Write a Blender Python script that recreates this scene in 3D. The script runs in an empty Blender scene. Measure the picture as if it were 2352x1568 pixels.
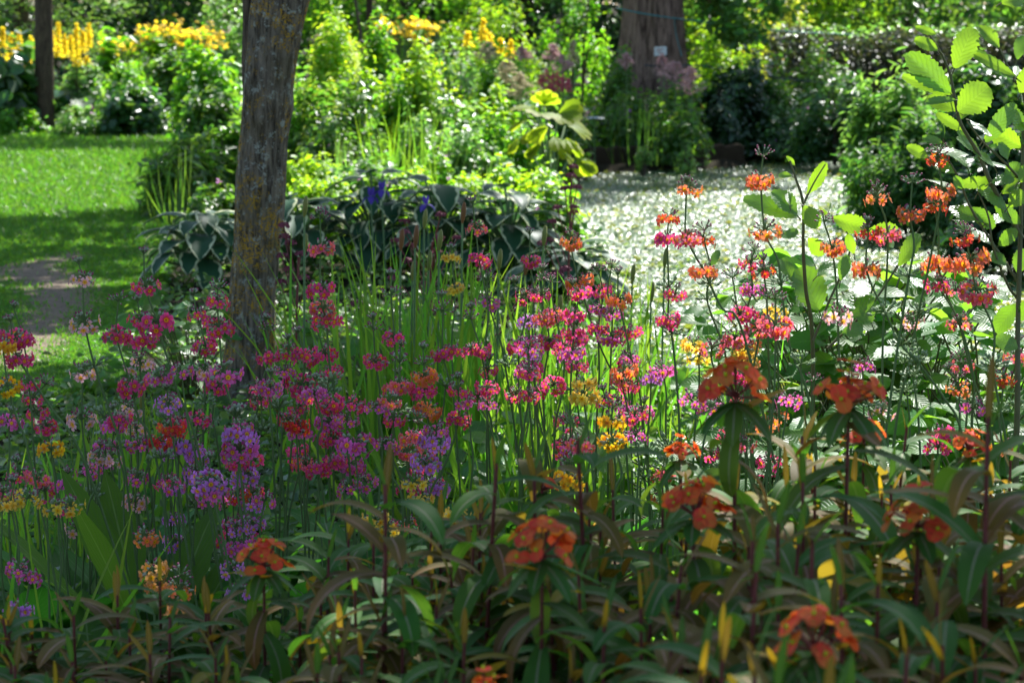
import bpy, math, random
import numpy as np
from mathutils import Vector, Matrix

R = math.radians
C = bpy.context.scene.collection
SC = bpy.context.scene
rng = np.random.default_rng(7)
random.seed(7)

# ---------------------------------------------------------------- camera, sky, sun, exposure
CAM_H, FPX = 1.35, 5500.0            # eye height (m); focal length in units of a 2352-wide frame
PITCH = math.atan(784 / FPX)
cam_d = bpy.data.cameras.new('camera')
cam = bpy.data.objects.new('camera', cam_d); C.objects.link(cam)
cam.location = (0, 0, CAM_H); cam.rotation_euler = (math.pi / 2 - PITCH, 0, 0)
cam_d.sensor_width = 23.52; cam_d.lens = 55.0; cam_d.clip_end = 2000; cam_d.clip_start = 0.05
cam_d.dof.use_dof = True; cam_d.dof.focus_distance = 4.9; cam_d.dof.aperture_fstop = 6.3
SC.camera = cam

SUN_EL, SUN_AZ = 50, 18              # sun ahead of the camera, a little to one side
w = bpy.data.worlds.new('World'); SC.world = w; w.use_nodes = True
nt = w.node_tree; bg = nt.nodes['Background']
sky = nt.nodes.new('ShaderNodeTexSky'); sky.sky_type = 'NISHITA'; sky.sun_disc = False
sky.sun_elevation = R(SUN_EL); sky.sun_rotation = R(SUN_AZ)
nt.links.new(sky.outputs[0], bg.inputs[0]); bg.inputs[1].default_value = 0.09
sun_d = bpy.data.lights.new('sun', 'SUN'); sun_d.energy = 4.8; sun_d.angle = R(0.53); sun_d.color = (1, .975, .94)
sun = bpy.data.objects.new('sun', sun_d); C.objects.link(sun)
S = Vector((math.cos(R(SUN_EL)) * math.sin(R(SUN_AZ)), math.cos(R(SUN_EL)) * math.cos(R(SUN_AZ)), math.sin(R(SUN_EL))))
sun.rotation_euler = (-S).to_track_quat('-Z', 'Y').to_euler()
SC.view_settings.view_transform = 'Standard'; SC.view_settings.look = 'None'
SC.view_settings.exposure = 1.45; SC.view_settings.gamma = 1
SC.cycles.max_bounces = 10; SC.cycles.transmission_bounces = 8; SC.cycles.transparent_max_bounces = 8
SC.cycles.diffuse_bounces = 4
SC.cycles.sample_clamp_indirect = 4.0

# ---------------------------------------------------------------- helpers
def P(x, y, d):
    """photo point (2352 x 1568 grid) at ground distance d -> world"""
    xc, yc = (x - 1176) / FPX, -(y - 784) / FPX
    cp, sp = math.cos(PITCH), math.sin(PITCH)
    v = Vector((xc, cp + yc * sp, -sp + yc * cp))
    return Vector((0, 0, CAM_H)) + v * (d / v.y)

def G(x, y, z=0.0):
    """photo point on the horizontal plane z -> world"""
    xc, yc = (x - 1176) / FPX, -(y - 784) / FPX
    cp, sp = math.cos(PITCH), math.sin(PITCH)
    v = Vector((xc, cp + yc * sp, -sp + yc * cp))
    return Vector((0, 0, CAM_H)) + v * ((z - CAM_H) / v.z)

def pix(p):
    """world -> photo grid"""
    cp, sp = math.cos(PITCH), math.sin(PITCH)
    z = p[2] - CAM_H
    f = p[1] * cp - z * sp; u = p[1] * sp + z * cp
    return 1176 + p[0] / f * FPX, 784 - u / f * FPX

class MB:
    def __init__(s): s.v, s.uv, s.f, s.m, s.n = [], [], [], [], 0
    def add(s, v, f, uv=None, m=0):
        v = np.asarray(v, float).reshape(-1, 3); f = np.asarray(f, int)
        uv = np.zeros((len(v), 2)) if uv is None else np.asarray(uv, float)
        s.v.append(v); s.uv.append(uv); s.f.append(f + s.n); s.m.append(np.full(len(f), m) if np.isscalar(m) else np.asarray(m)); s.n += len(v)
    def mesh(s, name, mats, smooth=True):
        me = bpy.data.meshes.new(name)
        V = np.concatenate(s.v); UV = np.concatenate(s.uv)
        loops = np.concatenate([f.ravel() for f in s.f])
        sizes = np.concatenate([np.full(len(f), f.shape[1]) for f in s.f])
        me.vertices.add(len(V)); me.vertices.foreach_set('co', V.ravel())
        me.loops.add(len(loops)); me.loops.foreach_set('vertex_index', loops)
        me.polygons.add(len(sizes))
        me.polygons.foreach_set('loop_start', np.concatenate([[0], np.cumsum(sizes)[:-1]]))
        me.polygons.foreach_set('material_index', np.concatenate(s.m))
        me.polygons.foreach_set('use_smooth', np.full(len(sizes), smooth))
        me.uv_layers.new(name='UVMap').data.foreach_set('uv', UV[loops].ravel())
        for m in (mats if isinstance(mats, (list, tuple)) else [mats]): me.materials.append(m)
        me.update(calc_edges=True); me.validate()
        return me
    def build(s, name, mats, parent=None, smooth=True):
        return link(name, s.mesh(name, mats, smooth), parent)

def link(name, me, parent=None, mat=None):
    o = bpy.data.objects.new(name, me); C.objects.link(o)
    if parent: o.parent = parent
    if mat is not None: o.matrix_local = mat
    return o

def tag(o, label, cat, group=None):
    o['label'] = label; o['category'] = cat
    if group: o['group'] = group
    return o

def thing(name, label, cat, loc=(0, 0, 0), group=None):
    o = bpy.data.objects.new(name, None); C.objects.link(o); o.location = loc; o.empty_display_size = .1
    return tag(o, label, cat, group)

def structure(o): o['kind'] = 'structure'; return o

def unit(v): v = Vector(v); return v.normalized() if v.length > 1e-9 else Vector((0, 0, 1))

def smooth_path(pts, k=4):
    """Catmull-Rom through pts"""
    pts = [Vector(p) for p in pts]
    if len(pts) < 3: return [pts[0].lerp(pts[-1], i / k) for i in range(k + 1)]
    e = [pts[0] * 2 - pts[1]] + pts + [pts[-1] * 2 - pts[-2]]
    out = []
    for i in range(1, len(e) - 2):
        a, b, c, d = e[i - 1:i + 3]
        for j in range(k):
            t = j / k
            out.append(.5 * ((2 * b) + (c - a) * t + (2 * a - 5 * b + 4 * c - d) * t * t + (3 * b - a - 3 * c + d) * t ** 3))
    return out + [pts[-1]]

def tube(mb, pts, rad, sides=6, m=0, cap=False):
    pts = [Vector(p) for p in pts]; n = len(pts)
    if np.isscalar(rad): rad = [rad] * n
    vs, uv = [], []
    ref = Vector((.31, .77, .12))
    for i, p in enumerate(pts):
        t = unit(pts[min(i + 1, n - 1)] - pts[max(i - 1, 0)])
        a = t.cross(ref); a = unit(a) if a.length > 1e-3 else unit(t.cross(Vector((1, 0, 0)))); b = t.cross(a)
        for k in range(sides):
            th = 2 * math.pi * k / sides
            vs.append(p + (a * math.cos(th) + b * math.sin(th)) * rad[i]); uv.append((i / max(1, n - 1), k / sides))
    f = [(i * sides + k, i * sides + (k + 1) % sides, (i + 1) * sides + (k + 1) % sides, (i + 1) * sides + k) for i in range(n - 1) for k in range(sides)]
    mb.add(vs, f, uv, m)

def blob(mb, c, ax, r, L, m=0):
    """small spindle (bud, calyx) from c along ax"""
    ax = unit(ax); c = Vector(c)
    tube(mb, [c, c + ax * L * .25, c + ax * L * .6, c + ax * L * .9, c + ax * L], [r * .35, r * .85, r, r * .65, r * .08], 5, m)

def leaf(mb, base, d, nrm, L, W, droop=.5, fold=.15, n=6, prof=None, m=0, across=3, jag=0., wave=0., petiole=0.):
    base = Vector(base); d = unit(d); nrm = Vector(nrm); nrm = unit(nrm - d * nrm.dot(d)); s = d.cross(nrm)
    prof = prof or (lambda t: math.sin(math.pi * min(1, t ** .8)) ** .8)
    ss = np.linspace(-1, 1, across); vs, uv = [], []
    p = base.copy()
    for i in range(n + 1):
        t = i / n; a = droop * t
        dt = d * math.cos(a) - nrm * math.sin(a); n_t = nrm * math.cos(a) + d * math.sin(a)
        if i: p = p + dt * (L / n)
        wd = W * .5 * max(.012, prof(t)) * (1 + jag * (1 if i % 2 else -1))
        wv = wave * W * math.sin(t * 9 + base.x * 40)
        for q in ss:
            vs.append(p + s * (q * wd) + n_t * (fold * abs(q) * wd + wv * abs(q) * (1 if q > 0 else -.6))); uv.append((t, q * .5 + .5))
    f = [(i * across + k, i * across + k + 1, (i + 1) * across + k + 1, (i + 1) * across + k) for i in range(n) for k in range(across - 1)]
    mb.add(vs, f, uv, m)

def rand_unit(n):
    v = rng.normal(size=(n, 3)); return v / np.linalg.norm(v, axis=1)[:, None]

def bulk(mb, c, nrm, L, W, m=0, rnd=.7, hang=0.):
    """many small folded six-point leaves; c (N,3) centres, nrm (N,3) preferred normals"""
    N = len(c)
    if not N: return
    nr = nrm + rand_unit(N) * rnd; nr /= np.linalg.norm(nr, axis=1)[:, None] + 1e-9
    d = np.cross(nr, rand_unit(N)); d[:, 2] -= hang; d -= nr * (d * nr).sum(1)[:, None]; d /= np.linalg.norm(d, axis=1)[:, None] + 1e-9
    s = np.cross(d, nr)
    k = rng.uniform(.6, 1.3, N)[:, None]; L_ = L * k; W_ = W * k * rng.uniform(.8, 1.2, N)[:, None]
    fold = .16
    b = c - d * L_ * .5; t = c + d * L_ * .5 - nr * L_ * .08
    up = nr * W_ * fold
    l1 = c - d * L_ * .2 - s * W_ * .45 + up; l2 = c + d * L_ * .2 - s * W_ * .38 + up
    r1 = c - d * L_ * .2 + s * W_ * .45 + up; r2 = c + d * L_ * .2 + s * W_ * .38 + up
    V = np.stack([b, r1, r2, t, l2, l1], 1).reshape(-1, 3)
    uv = np.tile(np.array([(0, .5), (.3, 1), (.7, .9), (1, .5), (.7, .1), (.3, 0)]), (N, 1))
    i0 = np.arange(N)[:, None] * 6
    f = np.concatenate([i0 + [0, 1, 2, 3], i0 + [0, 3, 4, 5]])
    mb.add(V, f, uv, m)

def envelope(n, rx, ry, h, z0=0., clumps=40, spread=.2, shell=.5, flat=0.):
    """leaf centres and outward normals filling a lumpy dome / crown"""
    u = rand_unit(clumps)
    if flat >= 0: u[:, 2] = np.abs(u[:, 2])
    rr = rng.uniform(shell, 1, clumps) ** .6 * rng.uniform(.8, 1.12, clumps)
    cc = u * rr[:, None] * np.array([rx, ry, h])
    idx = rng.integers(0, clumps, n)
    off = rng.normal(size=(n, 3)) * np.array([rx, ry, h * .8]) * spread * rng.uniform(.6, 1.3, clumps)[idx][:, None]
    c = cc[idx] + off
    nr = c / np.array([rx, ry, h]) ** 2 * min(rx, ry, h); nr = nr / (np.linalg.norm(nr, axis=1)[:, None] + 1e-6) * .6 + np.array([0, 0, .7])
    if flat >= 0: c[:, 2] = np.abs(c[:, 2]) * 1.
    c[:, 2] += z0
    return c, nr

# ---------------------------------------------------------------- materials
def node(nt, t, **k):
    n = nt.nodes.new(t)
    for a, v in k.items(): setattr(n, a, v)
    return n

def mth(nt, op, a, b=None, clamp=False):
    n = nt.nodes.new('ShaderNodeMath'); n.operation = op; n.use_clamp = clamp
    for i, v in enumerate((a, b)):
        if v is None: continue
        if isinstance(v, (int, float)): n.inputs[i].default_value = v
        else: nt.links.new(v, n.inputs[i])
    return n.outputs[0]

def mixc(nt, f, a, b, blend='MIX'):
    n = nt.nodes.new('ShaderNodeMix'); n.data_type = 'RGBA'; n.blend_type = blend
    for s_, v in ((n.inputs[0], f), (n.inputs[6], a), (n.inputs[7], b)):
        if isinstance(v, (int, float)): s_.default_value = v
        elif isinstance(v, tuple): s_.default_value = (*v, 1)
        else: nt.links.new(v, s_)
    return n.outputs[2]

def ramp(nt, fac, stops, interp='LINEAR'):
    n = nt.nodes.new('ShaderNodeValToRGB'); cr = n.color_ramp; cr.interpolation = interp
    while len(cr.elements) < len(stops): cr.elements.new(.5)
    for e, (p, c) in zip(cr.elements, stops): e.position = p; e.color = (*c, 1) if len(c) == 3 else c
    nt.links.new(fac, n.inputs[0]); return n.outputs[0]

def noise(nt, vec, scale, detail=4, rough=.55, dist=0.):
    n = nt.nodes.new('ShaderNodeTexNoise'); n.inputs['Scale'].default_value = scale; n.inputs['Detail'].default_value = detail
    n.inputs['Roughness'].default_value = rough; n.inputs['Distortion'].default_value = dist
    if vec is not None: nt.links.new(vec, n.inputs['Vector'])
    return n.outputs['Fac']

def newmat(name):
    m = bpy.data.materials.new(name); m.use_nodes = True
    nt = m.node_tree; return m, nt, nt.nodes['Principled BSDF'], nt.nodes['Material Output']

def leafmat(name, col, tcol, trans=.5, rough=.38, spec=.5, var=.35, rib=None, ribw=.05, vein=0., edge=None, edgew=.7, back=None, hue=.025, tip=None, mottle=0.):
    m, nt, bs, out = newmat(name); L = nt.links.new
    geo = node(nt, 'ShaderNodeNewGeometry'); uvn = node(nt, 'ShaderNodeUVMap')
    sep = node(nt, 'ShaderNodeSeparateXYZ'); L(uvn.outputs[0], sep.inputs[0])
    u, v = sep.outputs[0], sep.outputs[1]
    ap = mth(nt, 'MULTIPLY', mth(nt, 'ABSOLUTE', mth(nt, 'SUBTRACT', v, .5)), 2)
    rnd = geo.outputs['Random Per Island']
    c = node(nt, 'ShaderNodeRGB').outputs[0]; c.default_value = (*col, 1)
    if back: c = mixc(nt, geo.outputs['Backfacing'], c, back)
    if tip: c = mixc(nt, mth(nt, 'MULTIPLY', mth(nt, 'POWER', u, 2.0), .8), c, tip)
    if mottle:
        tc = node(nt, 'ShaderNodeTexCoord').outputs['Object']
        c = mixc(nt, mth(nt, 'MULTIPLY', noise(nt, tc, 60, 3), mottle), c, tuple(x * .35 for x in col))
    if edge:
        wob = mth(nt, 'ADD', ap, mth(nt, 'MULTIPLY', mth(nt, 'SINE', mth(nt, 'MULTIPLY', u, 23.)), .08))
        c = mixc(nt, mth(nt, 'GREATER_THAN', wob, edgew), c, edge)
    vv = None
    if vein:
        ph = mth(nt, 'SUBTRACT', mth(nt, 'MULTIPLY', u, vein), mth(nt, 'MULTIPLY', ap, vein * .30))
        vv = mth(nt, 'POWER', mth(nt, 'ABSOLUTE', mth(nt, 'SINE', mth(nt, 'MULTIPLY', ph, math.pi))), .35)
        c = mixc(nt, mth(nt, 'MULTIPLY', mth(nt, 'SUBTRACT', 1., vv), .45), c, rib or tuple(min(1, x * 1.9) for x in col))
    if rib: c = mixc(nt, mth(nt, 'LESS_THAN', ap, ribw), c, rib)
    hsv = node(nt, 'ShaderNodeHueSaturation')
    L(mth(nt, 'ADD', 1 - var * .6, mth(nt, 'MULTIPLY', rnd, var * 1.4)), hsv.inputs['Value'])
    rnd2 = mth(nt, 'FRACT', mth(nt, 'MULTIPLY', rnd, 17.3))
    L(mth(nt, 'ADD', .5 - hue, mth(nt, 'MULTIPLY', rnd2, hue * 2)), hsv.inputs['Hue'])
    L(c, hsv.inputs['Color']); L(hsv.outputs[0], bs.inputs['Base Color'])
    bs.inputs['Roughness'].default_value = rough; bs.inputs['Specular IOR Level'].default_value = spec
    if vv is not None:
        bp = node(nt, 'ShaderNodeBump'); bp.inputs['Strength'].default_value = .5; bp.inputs['Distance'].default_value = .002
        L(vv, bp.inputs['Height']); L(bp.outputs[0], bs.inputs['Normal'])
    tr = node(nt, 'ShaderNodeBsdfTranslucent'); hs2 = node(nt, 'ShaderNodeHueSaturation')
    t_c = node(nt, 'ShaderNodeRGB').outputs[0]; t_c.default_value = (*tcol, 1)
    if edge: t_c = mixc(nt, mth(nt, 'GREATER_THAN', ap, edgew), t_c, edge)
    if vv is not None: t_c = mixc(nt, mth(nt, 'MULTIPLY', mth(nt, 'SUBTRACT', 1., vv), .6), t_c, tuple(x * .4 for x in tcol))
    L(t_c, hs2.inputs['Color'])
    L(hsv.inputs['Value'].links[0].from_socket, hs2.inputs['Value']); L(hsv.inputs['Hue'].links[0].from_socket, hs2.inputs['Hue'])
    L(hs2.outputs[0], tr.inputs['Color'])
    mx = node(nt, 'ShaderNodeMixShader'); mx.inputs[0].default_value = trans
    L(bs.outputs[0], mx.inputs[1]); L(tr.outputs[0], mx.inputs[2]); L(mx.outputs[0], out.inputs[0])
    return m

def plain(name, col, rough=.6, var=.0, spec=.4, sc=30, col2=None, trans=0., bump=0.):
    m, nt, bs, out = newmat(name); L = nt.links.new
    tc = node(nt, 'ShaderNodeTexCoord').outputs['Object']
    c = mixc(nt, noise(nt, tc, sc, 4), col, col2 or tuple(x * .55 for x in col))
    L(c, bs.inputs['Base Color']); bs.inputs['Roughness'].default_value = rough; bs.inputs['Specular IOR Level'].default_value = spec
    if bump:
        bp = node(nt, 'ShaderNodeBump'); bp.inputs['Strength'].default_value = bump; bp.inputs['Distance'].default_value = .01
        L(noise(nt, tc, sc * 1.7, 5), bp.inputs['Height']); L(bp.outputs[0], bs.inputs['Normal'])
    if trans:
        tr = node(nt, 'ShaderNodeBsdfTranslucent'); L(c, tr.inputs[0]); mx = node(nt, 'ShaderNodeMixShader'); mx.inputs[0].default_value = trans
        L(bs.outputs[0], mx.inputs[1]); L(tr.outputs[0], mx.inputs[2]); L(mx.outputs[0], out.inputs[0])
    return m

def petalmat(name, outer, mid, ring, eye, trans=.5):
    """u of the petal = distance from the flower's centre"""
    m, nt, bs, out = newmat(name); L = nt.links.new
    uvn = node(nt, 'ShaderNodeUVMap'); sep = node(nt, 'ShaderNodeSeparateXYZ'); L(uvn.outputs[0], sep.inputs[0])
    c = ramp(nt, sep.outputs[0], [(0, tuple(x * .35 for x in eye)), (.07, tuple(x * .4 for x in eye)), (.12, eye), (.27, eye), (.36, ring), (.55, mid), (1, outer)])
    geo = node(nt, 'ShaderNodeNewGeometry'); hsv = node(nt, 'ShaderNodeHueSaturation')
    r = geo.outputs['Random Per Island']
    L(mth(nt, 'ADD', .72, mth(nt, 'MULTIPLY', r, .5)), hsv.inputs['Value'])
    L(mth(nt, 'ADD', .488, mth(nt, 'MULTIPLY', mth(nt, 'FRACT', mth(nt, 'MULTIPLY', r, 13.7)), .024)), hsv.inputs['Hue'])
    L(c, hsv.inputs['Color']); L(hsv.outputs[0], bs.inputs['Base Color'])
    bs.inputs['Roughness'].default_value = .55; bs.inputs['Specular IOR Level'].default_value = .3
    tr = node(nt, 'ShaderNodeBsdfTranslucent'); L(hsv.outputs[0], tr.inputs[0])
    mx = node(nt, 'ShaderNodeMixShader'); mx.inputs[0].default_value = trans
    L(bs.outputs[0], mx.inputs[1]); L(tr.outputs[0], mx.inputs[2]); L(mx.outputs[0], out.inputs[0])
    return m

M = {}
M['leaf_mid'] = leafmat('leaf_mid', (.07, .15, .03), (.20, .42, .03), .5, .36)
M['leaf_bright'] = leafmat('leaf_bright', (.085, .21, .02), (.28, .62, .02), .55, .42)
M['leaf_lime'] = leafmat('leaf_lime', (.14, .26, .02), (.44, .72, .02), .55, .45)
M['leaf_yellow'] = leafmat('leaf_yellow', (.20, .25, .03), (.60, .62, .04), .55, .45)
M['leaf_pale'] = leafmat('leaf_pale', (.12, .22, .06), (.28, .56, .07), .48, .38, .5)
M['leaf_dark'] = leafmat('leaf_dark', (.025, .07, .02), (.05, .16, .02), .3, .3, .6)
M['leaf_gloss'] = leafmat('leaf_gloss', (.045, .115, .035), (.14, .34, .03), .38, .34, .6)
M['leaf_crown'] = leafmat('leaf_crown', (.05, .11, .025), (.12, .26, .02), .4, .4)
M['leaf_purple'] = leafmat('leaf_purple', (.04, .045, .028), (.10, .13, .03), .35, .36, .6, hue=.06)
M['needle'] = leafmat('needle', (.11, .22, .05), (.30, .55, .06), .5, .45)
M['fern'] = leafmat('fern', (.05, .13, .03), (.14, .34, .03), .5, .45)
M['yellow_flower'] = plain('yellow_flower', (.95, .80, .04), .6, col2=(.93, .72, .03), sc=40, trans=.65)
M['amber_flower'] = plain('amber_flower', (.95, .74, .04), .6, col2=(.93, .64, .02), sc=40, trans=.65)
M['lime_flower'] = plain('lime_flower', (.62, .72, .03), .6, col2=(.48, .62, .02), sc=30, trans=.55)
M['pink_plume'] = plain('pink_plume', (.66, .42, .40), .8, col2=(.52, .32, .32), sc=40, trans=.3)
M['cream_plume'] = plain('cream_plume', (.62, .55, .36), .8, col2=(.50, .42, .22), sc=40, trans=.3)
M['red_plume'] = plain('red_plume', (.78, .20, .28), .8, col2=(.66, .12, .20), sc=40, trans=.3)
M['white_flower'] = plain('white_flower', (.75, .76, .74), .7, col2=(.6, .65, .6), sc=40, trans=.3)
M['violet_flower'] = plain('violet_flower', (.30, .08, .40), .7, col2=(.45, .15, .45), sc=40, trans=.3)
M['pink_flower'] = plain('pink_flower', (.65, .25, .50), .7, col2=(.5, .2, .5), sc=40, trans=.3)
M['iris_blue'] = plain('iris_blue', (.05, .03, .28), .6, col2=(.10, .05, .40), sc=60, trans=.25)
M['stem_green'] = plain('stem_green', (.12, .21, .08), .6, col2=(.08, .15, .05), sc=50)
M['twig'] = plain('twig', (.09, .065, .04), .8, col2=(.05, .04, .03), sc=25, bump=.4)
M['soil'] = plain('soil', (.035, .03, .018), 1., col2=(.016, .014, .008), sc=6, bump=.8, spec=.05)
M['mealy'] = plain('mealy', (.12, .19, .07), .75, spec=.15, col2=(.08, .14, .04), sc=90)
M['calyx'] = plain('calyx', (.36, .41, .30), .8, col2=(.22, .28, .16), sc=300)
M['bud_dark'] = plain('bud_dark', (.32, .04, .10), .6, col2=(.16, .03, .08), sc=300)
M['seed_calyx'] = plain('seed_calyx', (.24, .33, .17), .7, col2=(.16, .24, .10), sc=300)
M['rosette'] = leafmat('rosette', (.04, .125, .022), (.16, .46, .03), .42, .55, .12, rib=(.14, .23, .08), ribw=.05, vein=13, mottle=.4)
M['iris_leaf'] = leafmat('iris_leaf', (.042, .115, .02), (.24, .52, .03), .5, .45, .2, tip=(.10, .17, .03))
M['hosta'] = leafmat('hosta', (.022, .07, .035), (.05, .16, .04), .25, .5, .2, edge=(.50, .54, .32), edgew=.8, vein=0, var=.2)
M['alder'] = leafmat('alder', (.06, .16, .045), (.25, .56, .02), .5, .38, .5, rib=(.16, .26, .07), ribw=.035, vein=8, var=.35)
M['bramble'] = leafmat('bramble', (.07, .17, .045), (.26, .54, .03), .5, .42, .3, rib=(.15, .25, .08), vein=8, var=.3)
M['alder_shade'] = leafmat('alder_shade', (.06, .165, .045), (.17, .46, .02), .45, .3, .75, rib=(.13, .22, .07), ribw=.035, vein=8, var=.35)  # duller copy of the alder leaf, shade put into its colour; also shinier
M['alder_wood'] = plain('alder_wood', (.13, .15, .05), .6, col2=(.07, .06, .03), sc=40)
M['spurge_green'] = leafmat('spurge_green', (.046, .12, .022), (.17, .36, .02), .36, .6, .12, rib=(.22, .22, .13), ribw=.085, back=(.06, .13, .04), var=.3, mottle=.15)
M['spurge_copper'] = leafmat('spurge_copper', (.10, .10, .026), (.40, .25, .02), .38, .6, .1, rib=(.36, .22, .15), ribw=.085, back=(.13, .10, .035), var=.3, tip=(.16, .09, .035), mottle=.15)
M['spurge_ochre'] = leafmat('spurge_ochre', (.22, .17, .02), (.62, .38, .015), .48, .6, .15, rib=(.36, .20, .10), ribw=.08, back=(.26, .16, .02), var=.3)
M['spurge_stem'] = plain('spurge_stem', (.17, .03, .028), .5, col2=(.09, .02, .02), sc=40)
M['spurge_bract'] = leafmat('spurge_bract', (.70, .135, .04), (.92, .21, .03), .5, .6, .15, rib=(.55, .22, .04), ribw=.1, var=.3, hue=.02, back=(.50, .15, .03), tip=(.50, .07, .03))
M['astrantia'] = plain('astrantia', (.22, .045, .07), .7, col2=(.14, .03, .05), sc=80)
M['pod'] = plain('pod', (.10, .17, .03), .55, col2=(.22, .17, .03), sc=14)
M['pod_brown'] = plain('pod_brown', (.22, .09, .02), .7, col2=(.12, .05, .015), sc=20)
PET = {
 'M': petalmat('petal_magenta', (.84, .085, .29), (.78, .06, .20), (.62, .03, .04), (.80, .36, .01)),
 'C': petalmat('petal_coral_rose', (.90, .20, .27), (.86, .14, .17), (.75, .05, .03), (.85, .40, .01)),
 'P': petalmat('petal_pink_purple', (.78, .16, .50), (.70, .11, .40), (.55, .04, .10), (.80, .42, .01)),
 'L': petalmat('petal_lilac', (.72, .28, .78), (.66, .22, .70), (.55, .08, .25), (.82, .50, .02)),
 'K': petalmat('petal_pale_pink', (.86, .50, .56), (.82, .42, .42), (.78, .32, .12), (.84, .45, .03)),
 'O': petalmat('petal_orange', (.90, .26, .13), (.88, .22, .08), (.85, .18, .02), (.85, .38, .01)),
 'R': petalmat('petal_red', (.80, .10, .06), (.74, .06, .04), (.66, .05, .015), (.82, .26, .01)),
 'Y': petalmat('petal_yellow', (.90, .66, .13), (.88, .60, .07), (.86, .50, .02), (.84, .40, .01)),
 'A': petalmat('petal_apricot', (.90, .45, .17), (.88, .40, .10), (.86, .36, .03), (.84, .42, .01)),
 'G': petalmat('petal_gold', (.92, .58, .025), (.90, .50, .015), (.86, .40, .01), (.82, .30, .01)),
}
COLNAME = {'M': 'magenta', 'C': 'coral rose', 'P': 'pinkish purple', 'L': 'lilac', 'K': 'pale pink', 'O': 'orange', 'R': 'red', 'Y': 'yellow', 'G': 'golden', 'A': 'apricot'}

# bark of the near tree: furrowed grey brown with ochre and pale lichen
def barkmat(name, c1, c2, lichen=True, sc=1.):
    m, nt, bs, out = newmat(name); L = nt.links.new
    tc = node(nt, 'ShaderNodeTexCoord').outputs['Object']
    mp = node(nt, 'ShaderNodeMapping'); mp.inputs['Scale'].default_value = (1, 1, .13); L(tc, mp.inputs[0])
    fur = noise(nt, mp.outputs[0], 75 * sc, 6, .7, .6)
    c = ramp(nt, fur, [(.36, c2), (.52, c1), (.68, tuple(x * 1.7 for x in c1))])
    if lichen:
        c = mixc(nt, mth(nt, 'MULTIPLY', ramp(nt, noise(nt, tc, 34, 5, .7), [(.54, (0, 0, 0)), (.60, (1, 1, 1))]), ramp(nt, noise(nt, tc, 120, 2), [(.42, (0, 0, 0)), (.52, (1, 1, 1))])), c, (.30, .31, .26))
        fine = ramp(nt, noise(nt, tc, 150, 4), [(.49, (0, 0, 0)), (.55, (1, 1, 1))])
        patch = ramp(nt, noise(nt, tc, 9, 6, .75), [(.475, (0, 0, 0)), (.57, (1, 1, 1))])
        c = mixc(nt, mth(nt, 'MULTIPLY', fine, patch), c, (.42, .24, .02))
        c = mixc(nt, mth(nt, 'MULTIPLY', ramp(nt, noise(nt, tc, 5, 3), [(.5, (0, 0, 0)), (.7, (1, 1, 1))]), .45), c, (.085, .07, .02))
    L(c, bs.inputs['Base Color']); bs.inputs['Roughness'].default_value = .9; bs.inputs['Specular IOR Level'].default_value = .2
    bp = node(nt, 'ShaderNodeBump'); bp.inputs['Strength'].default_value = .9; bp.inputs['Distance'].default_value = .012
    L(fur, bp.inputs['Height']); L(bp.outputs[0], bs.inputs['Normal'])
    return m
M['bark'] = barkmat('bark', (.15, .122, .09), (.026, .02, .014))
M['bark_dark'] = barkmat('bark_dark', (.095, .066, .045), (.03, .02, .014), False)
M['bark_red'] = barkmat('bark_red', (.19, .125, .095), (.04, .025, .018), False, .4)

# ---------------------------------------------------------------- ground, lawn, path, pond
pond_px = [(1345, 402), (1300, 470), (1325, 545), (1395, 625), (1445, 740), (1490, 850), (1560, 940), (1800, 985), (2300, 1010),
           (3100, 960), (3300, 760), (3000, 640), (2300, 560), (2100, 500), (1985, 430), (1990, 352), (1735, 360), (1700, 388)]
WZ = -.07
pond_xy = [tuple(G(x, y, WZ)[:2]) for x, y in pond_px]

def inside(px, py, poly):
    ins = np.zeros(np.shape(px), bool); n = len(poly)
    for i in range(n):
        (x1, y1), (x2, y2) = poly[i], poly[(i + 1) % n]
        if y1 == y2: continue
        ins ^= ((y1 > py) != (y2 > py)) & (px < (x2 - x1) * (py - y1) / (y2 - y1) + x1)
    return ins

def seg_dist(px, py, poly):
    best = np.full(np.shape(px), 1e9); n = len(poly)
    for i in range(n):
        a = np.array(poly[i]); b = np.array(poly[(i + 1) % n]); ab = b - a
        t = np.clip(((px - a[0]) * ab[0] + (py - a[1]) * ab[1]) / (ab @ ab), 0, 1)
        best = np.minimum(best, np.hypot(px - a[0] - t * ab[0], py - a[1] - t * ab[1]))
    return best

def ground_z(x, y):
    x, y = np.asarray(x, float), np.asarray(y, float)
    d = seg_dist(x, y, pond_xy); ins = inside(x, y, pond_xy)
    return np.where(ins, -.02 - np.minimum(d, .35) * 1.1, .0)

xs = np.concatenate([[-400, -150, -60, -25, -14], np.arange(-9, 10.01, .2), [14, 25, 60, 150, 400]])
ys = np.concatenate([[-200, -60, -20, -6], np.arange(-2, 27.01, .2), [32, 40, 60, 120, 300, 700]])
X, Y = np.meshgrid(xs, ys); Z = ground_z(X, Y)
Z += np.where((np.abs(X) < 9) & (Y < 27) & (Y > -2), rng.normal(size=X.shape) * .006, 0)
nx = len(xs); idx = np.arange(X.size).reshape(X.shape)
gm = MB(); gm.add(np.stack([X, Y, Z], -1).reshape(-1, 3), np.stack([idx[:-1, :-1], idx[:-1, 1:], idx[1:, 1:], idx[1:, :-1]], -1).reshape(-1, 4))
structure(gm.build('ground', M['soil']))

def sheet(name, poly, z, mat):
    mb = MB(); mb.add([(x, y, z) for x, y in poly], [list(range(len(poly)))]); return structure(mb.build(name, mat, smooth=False))

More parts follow.
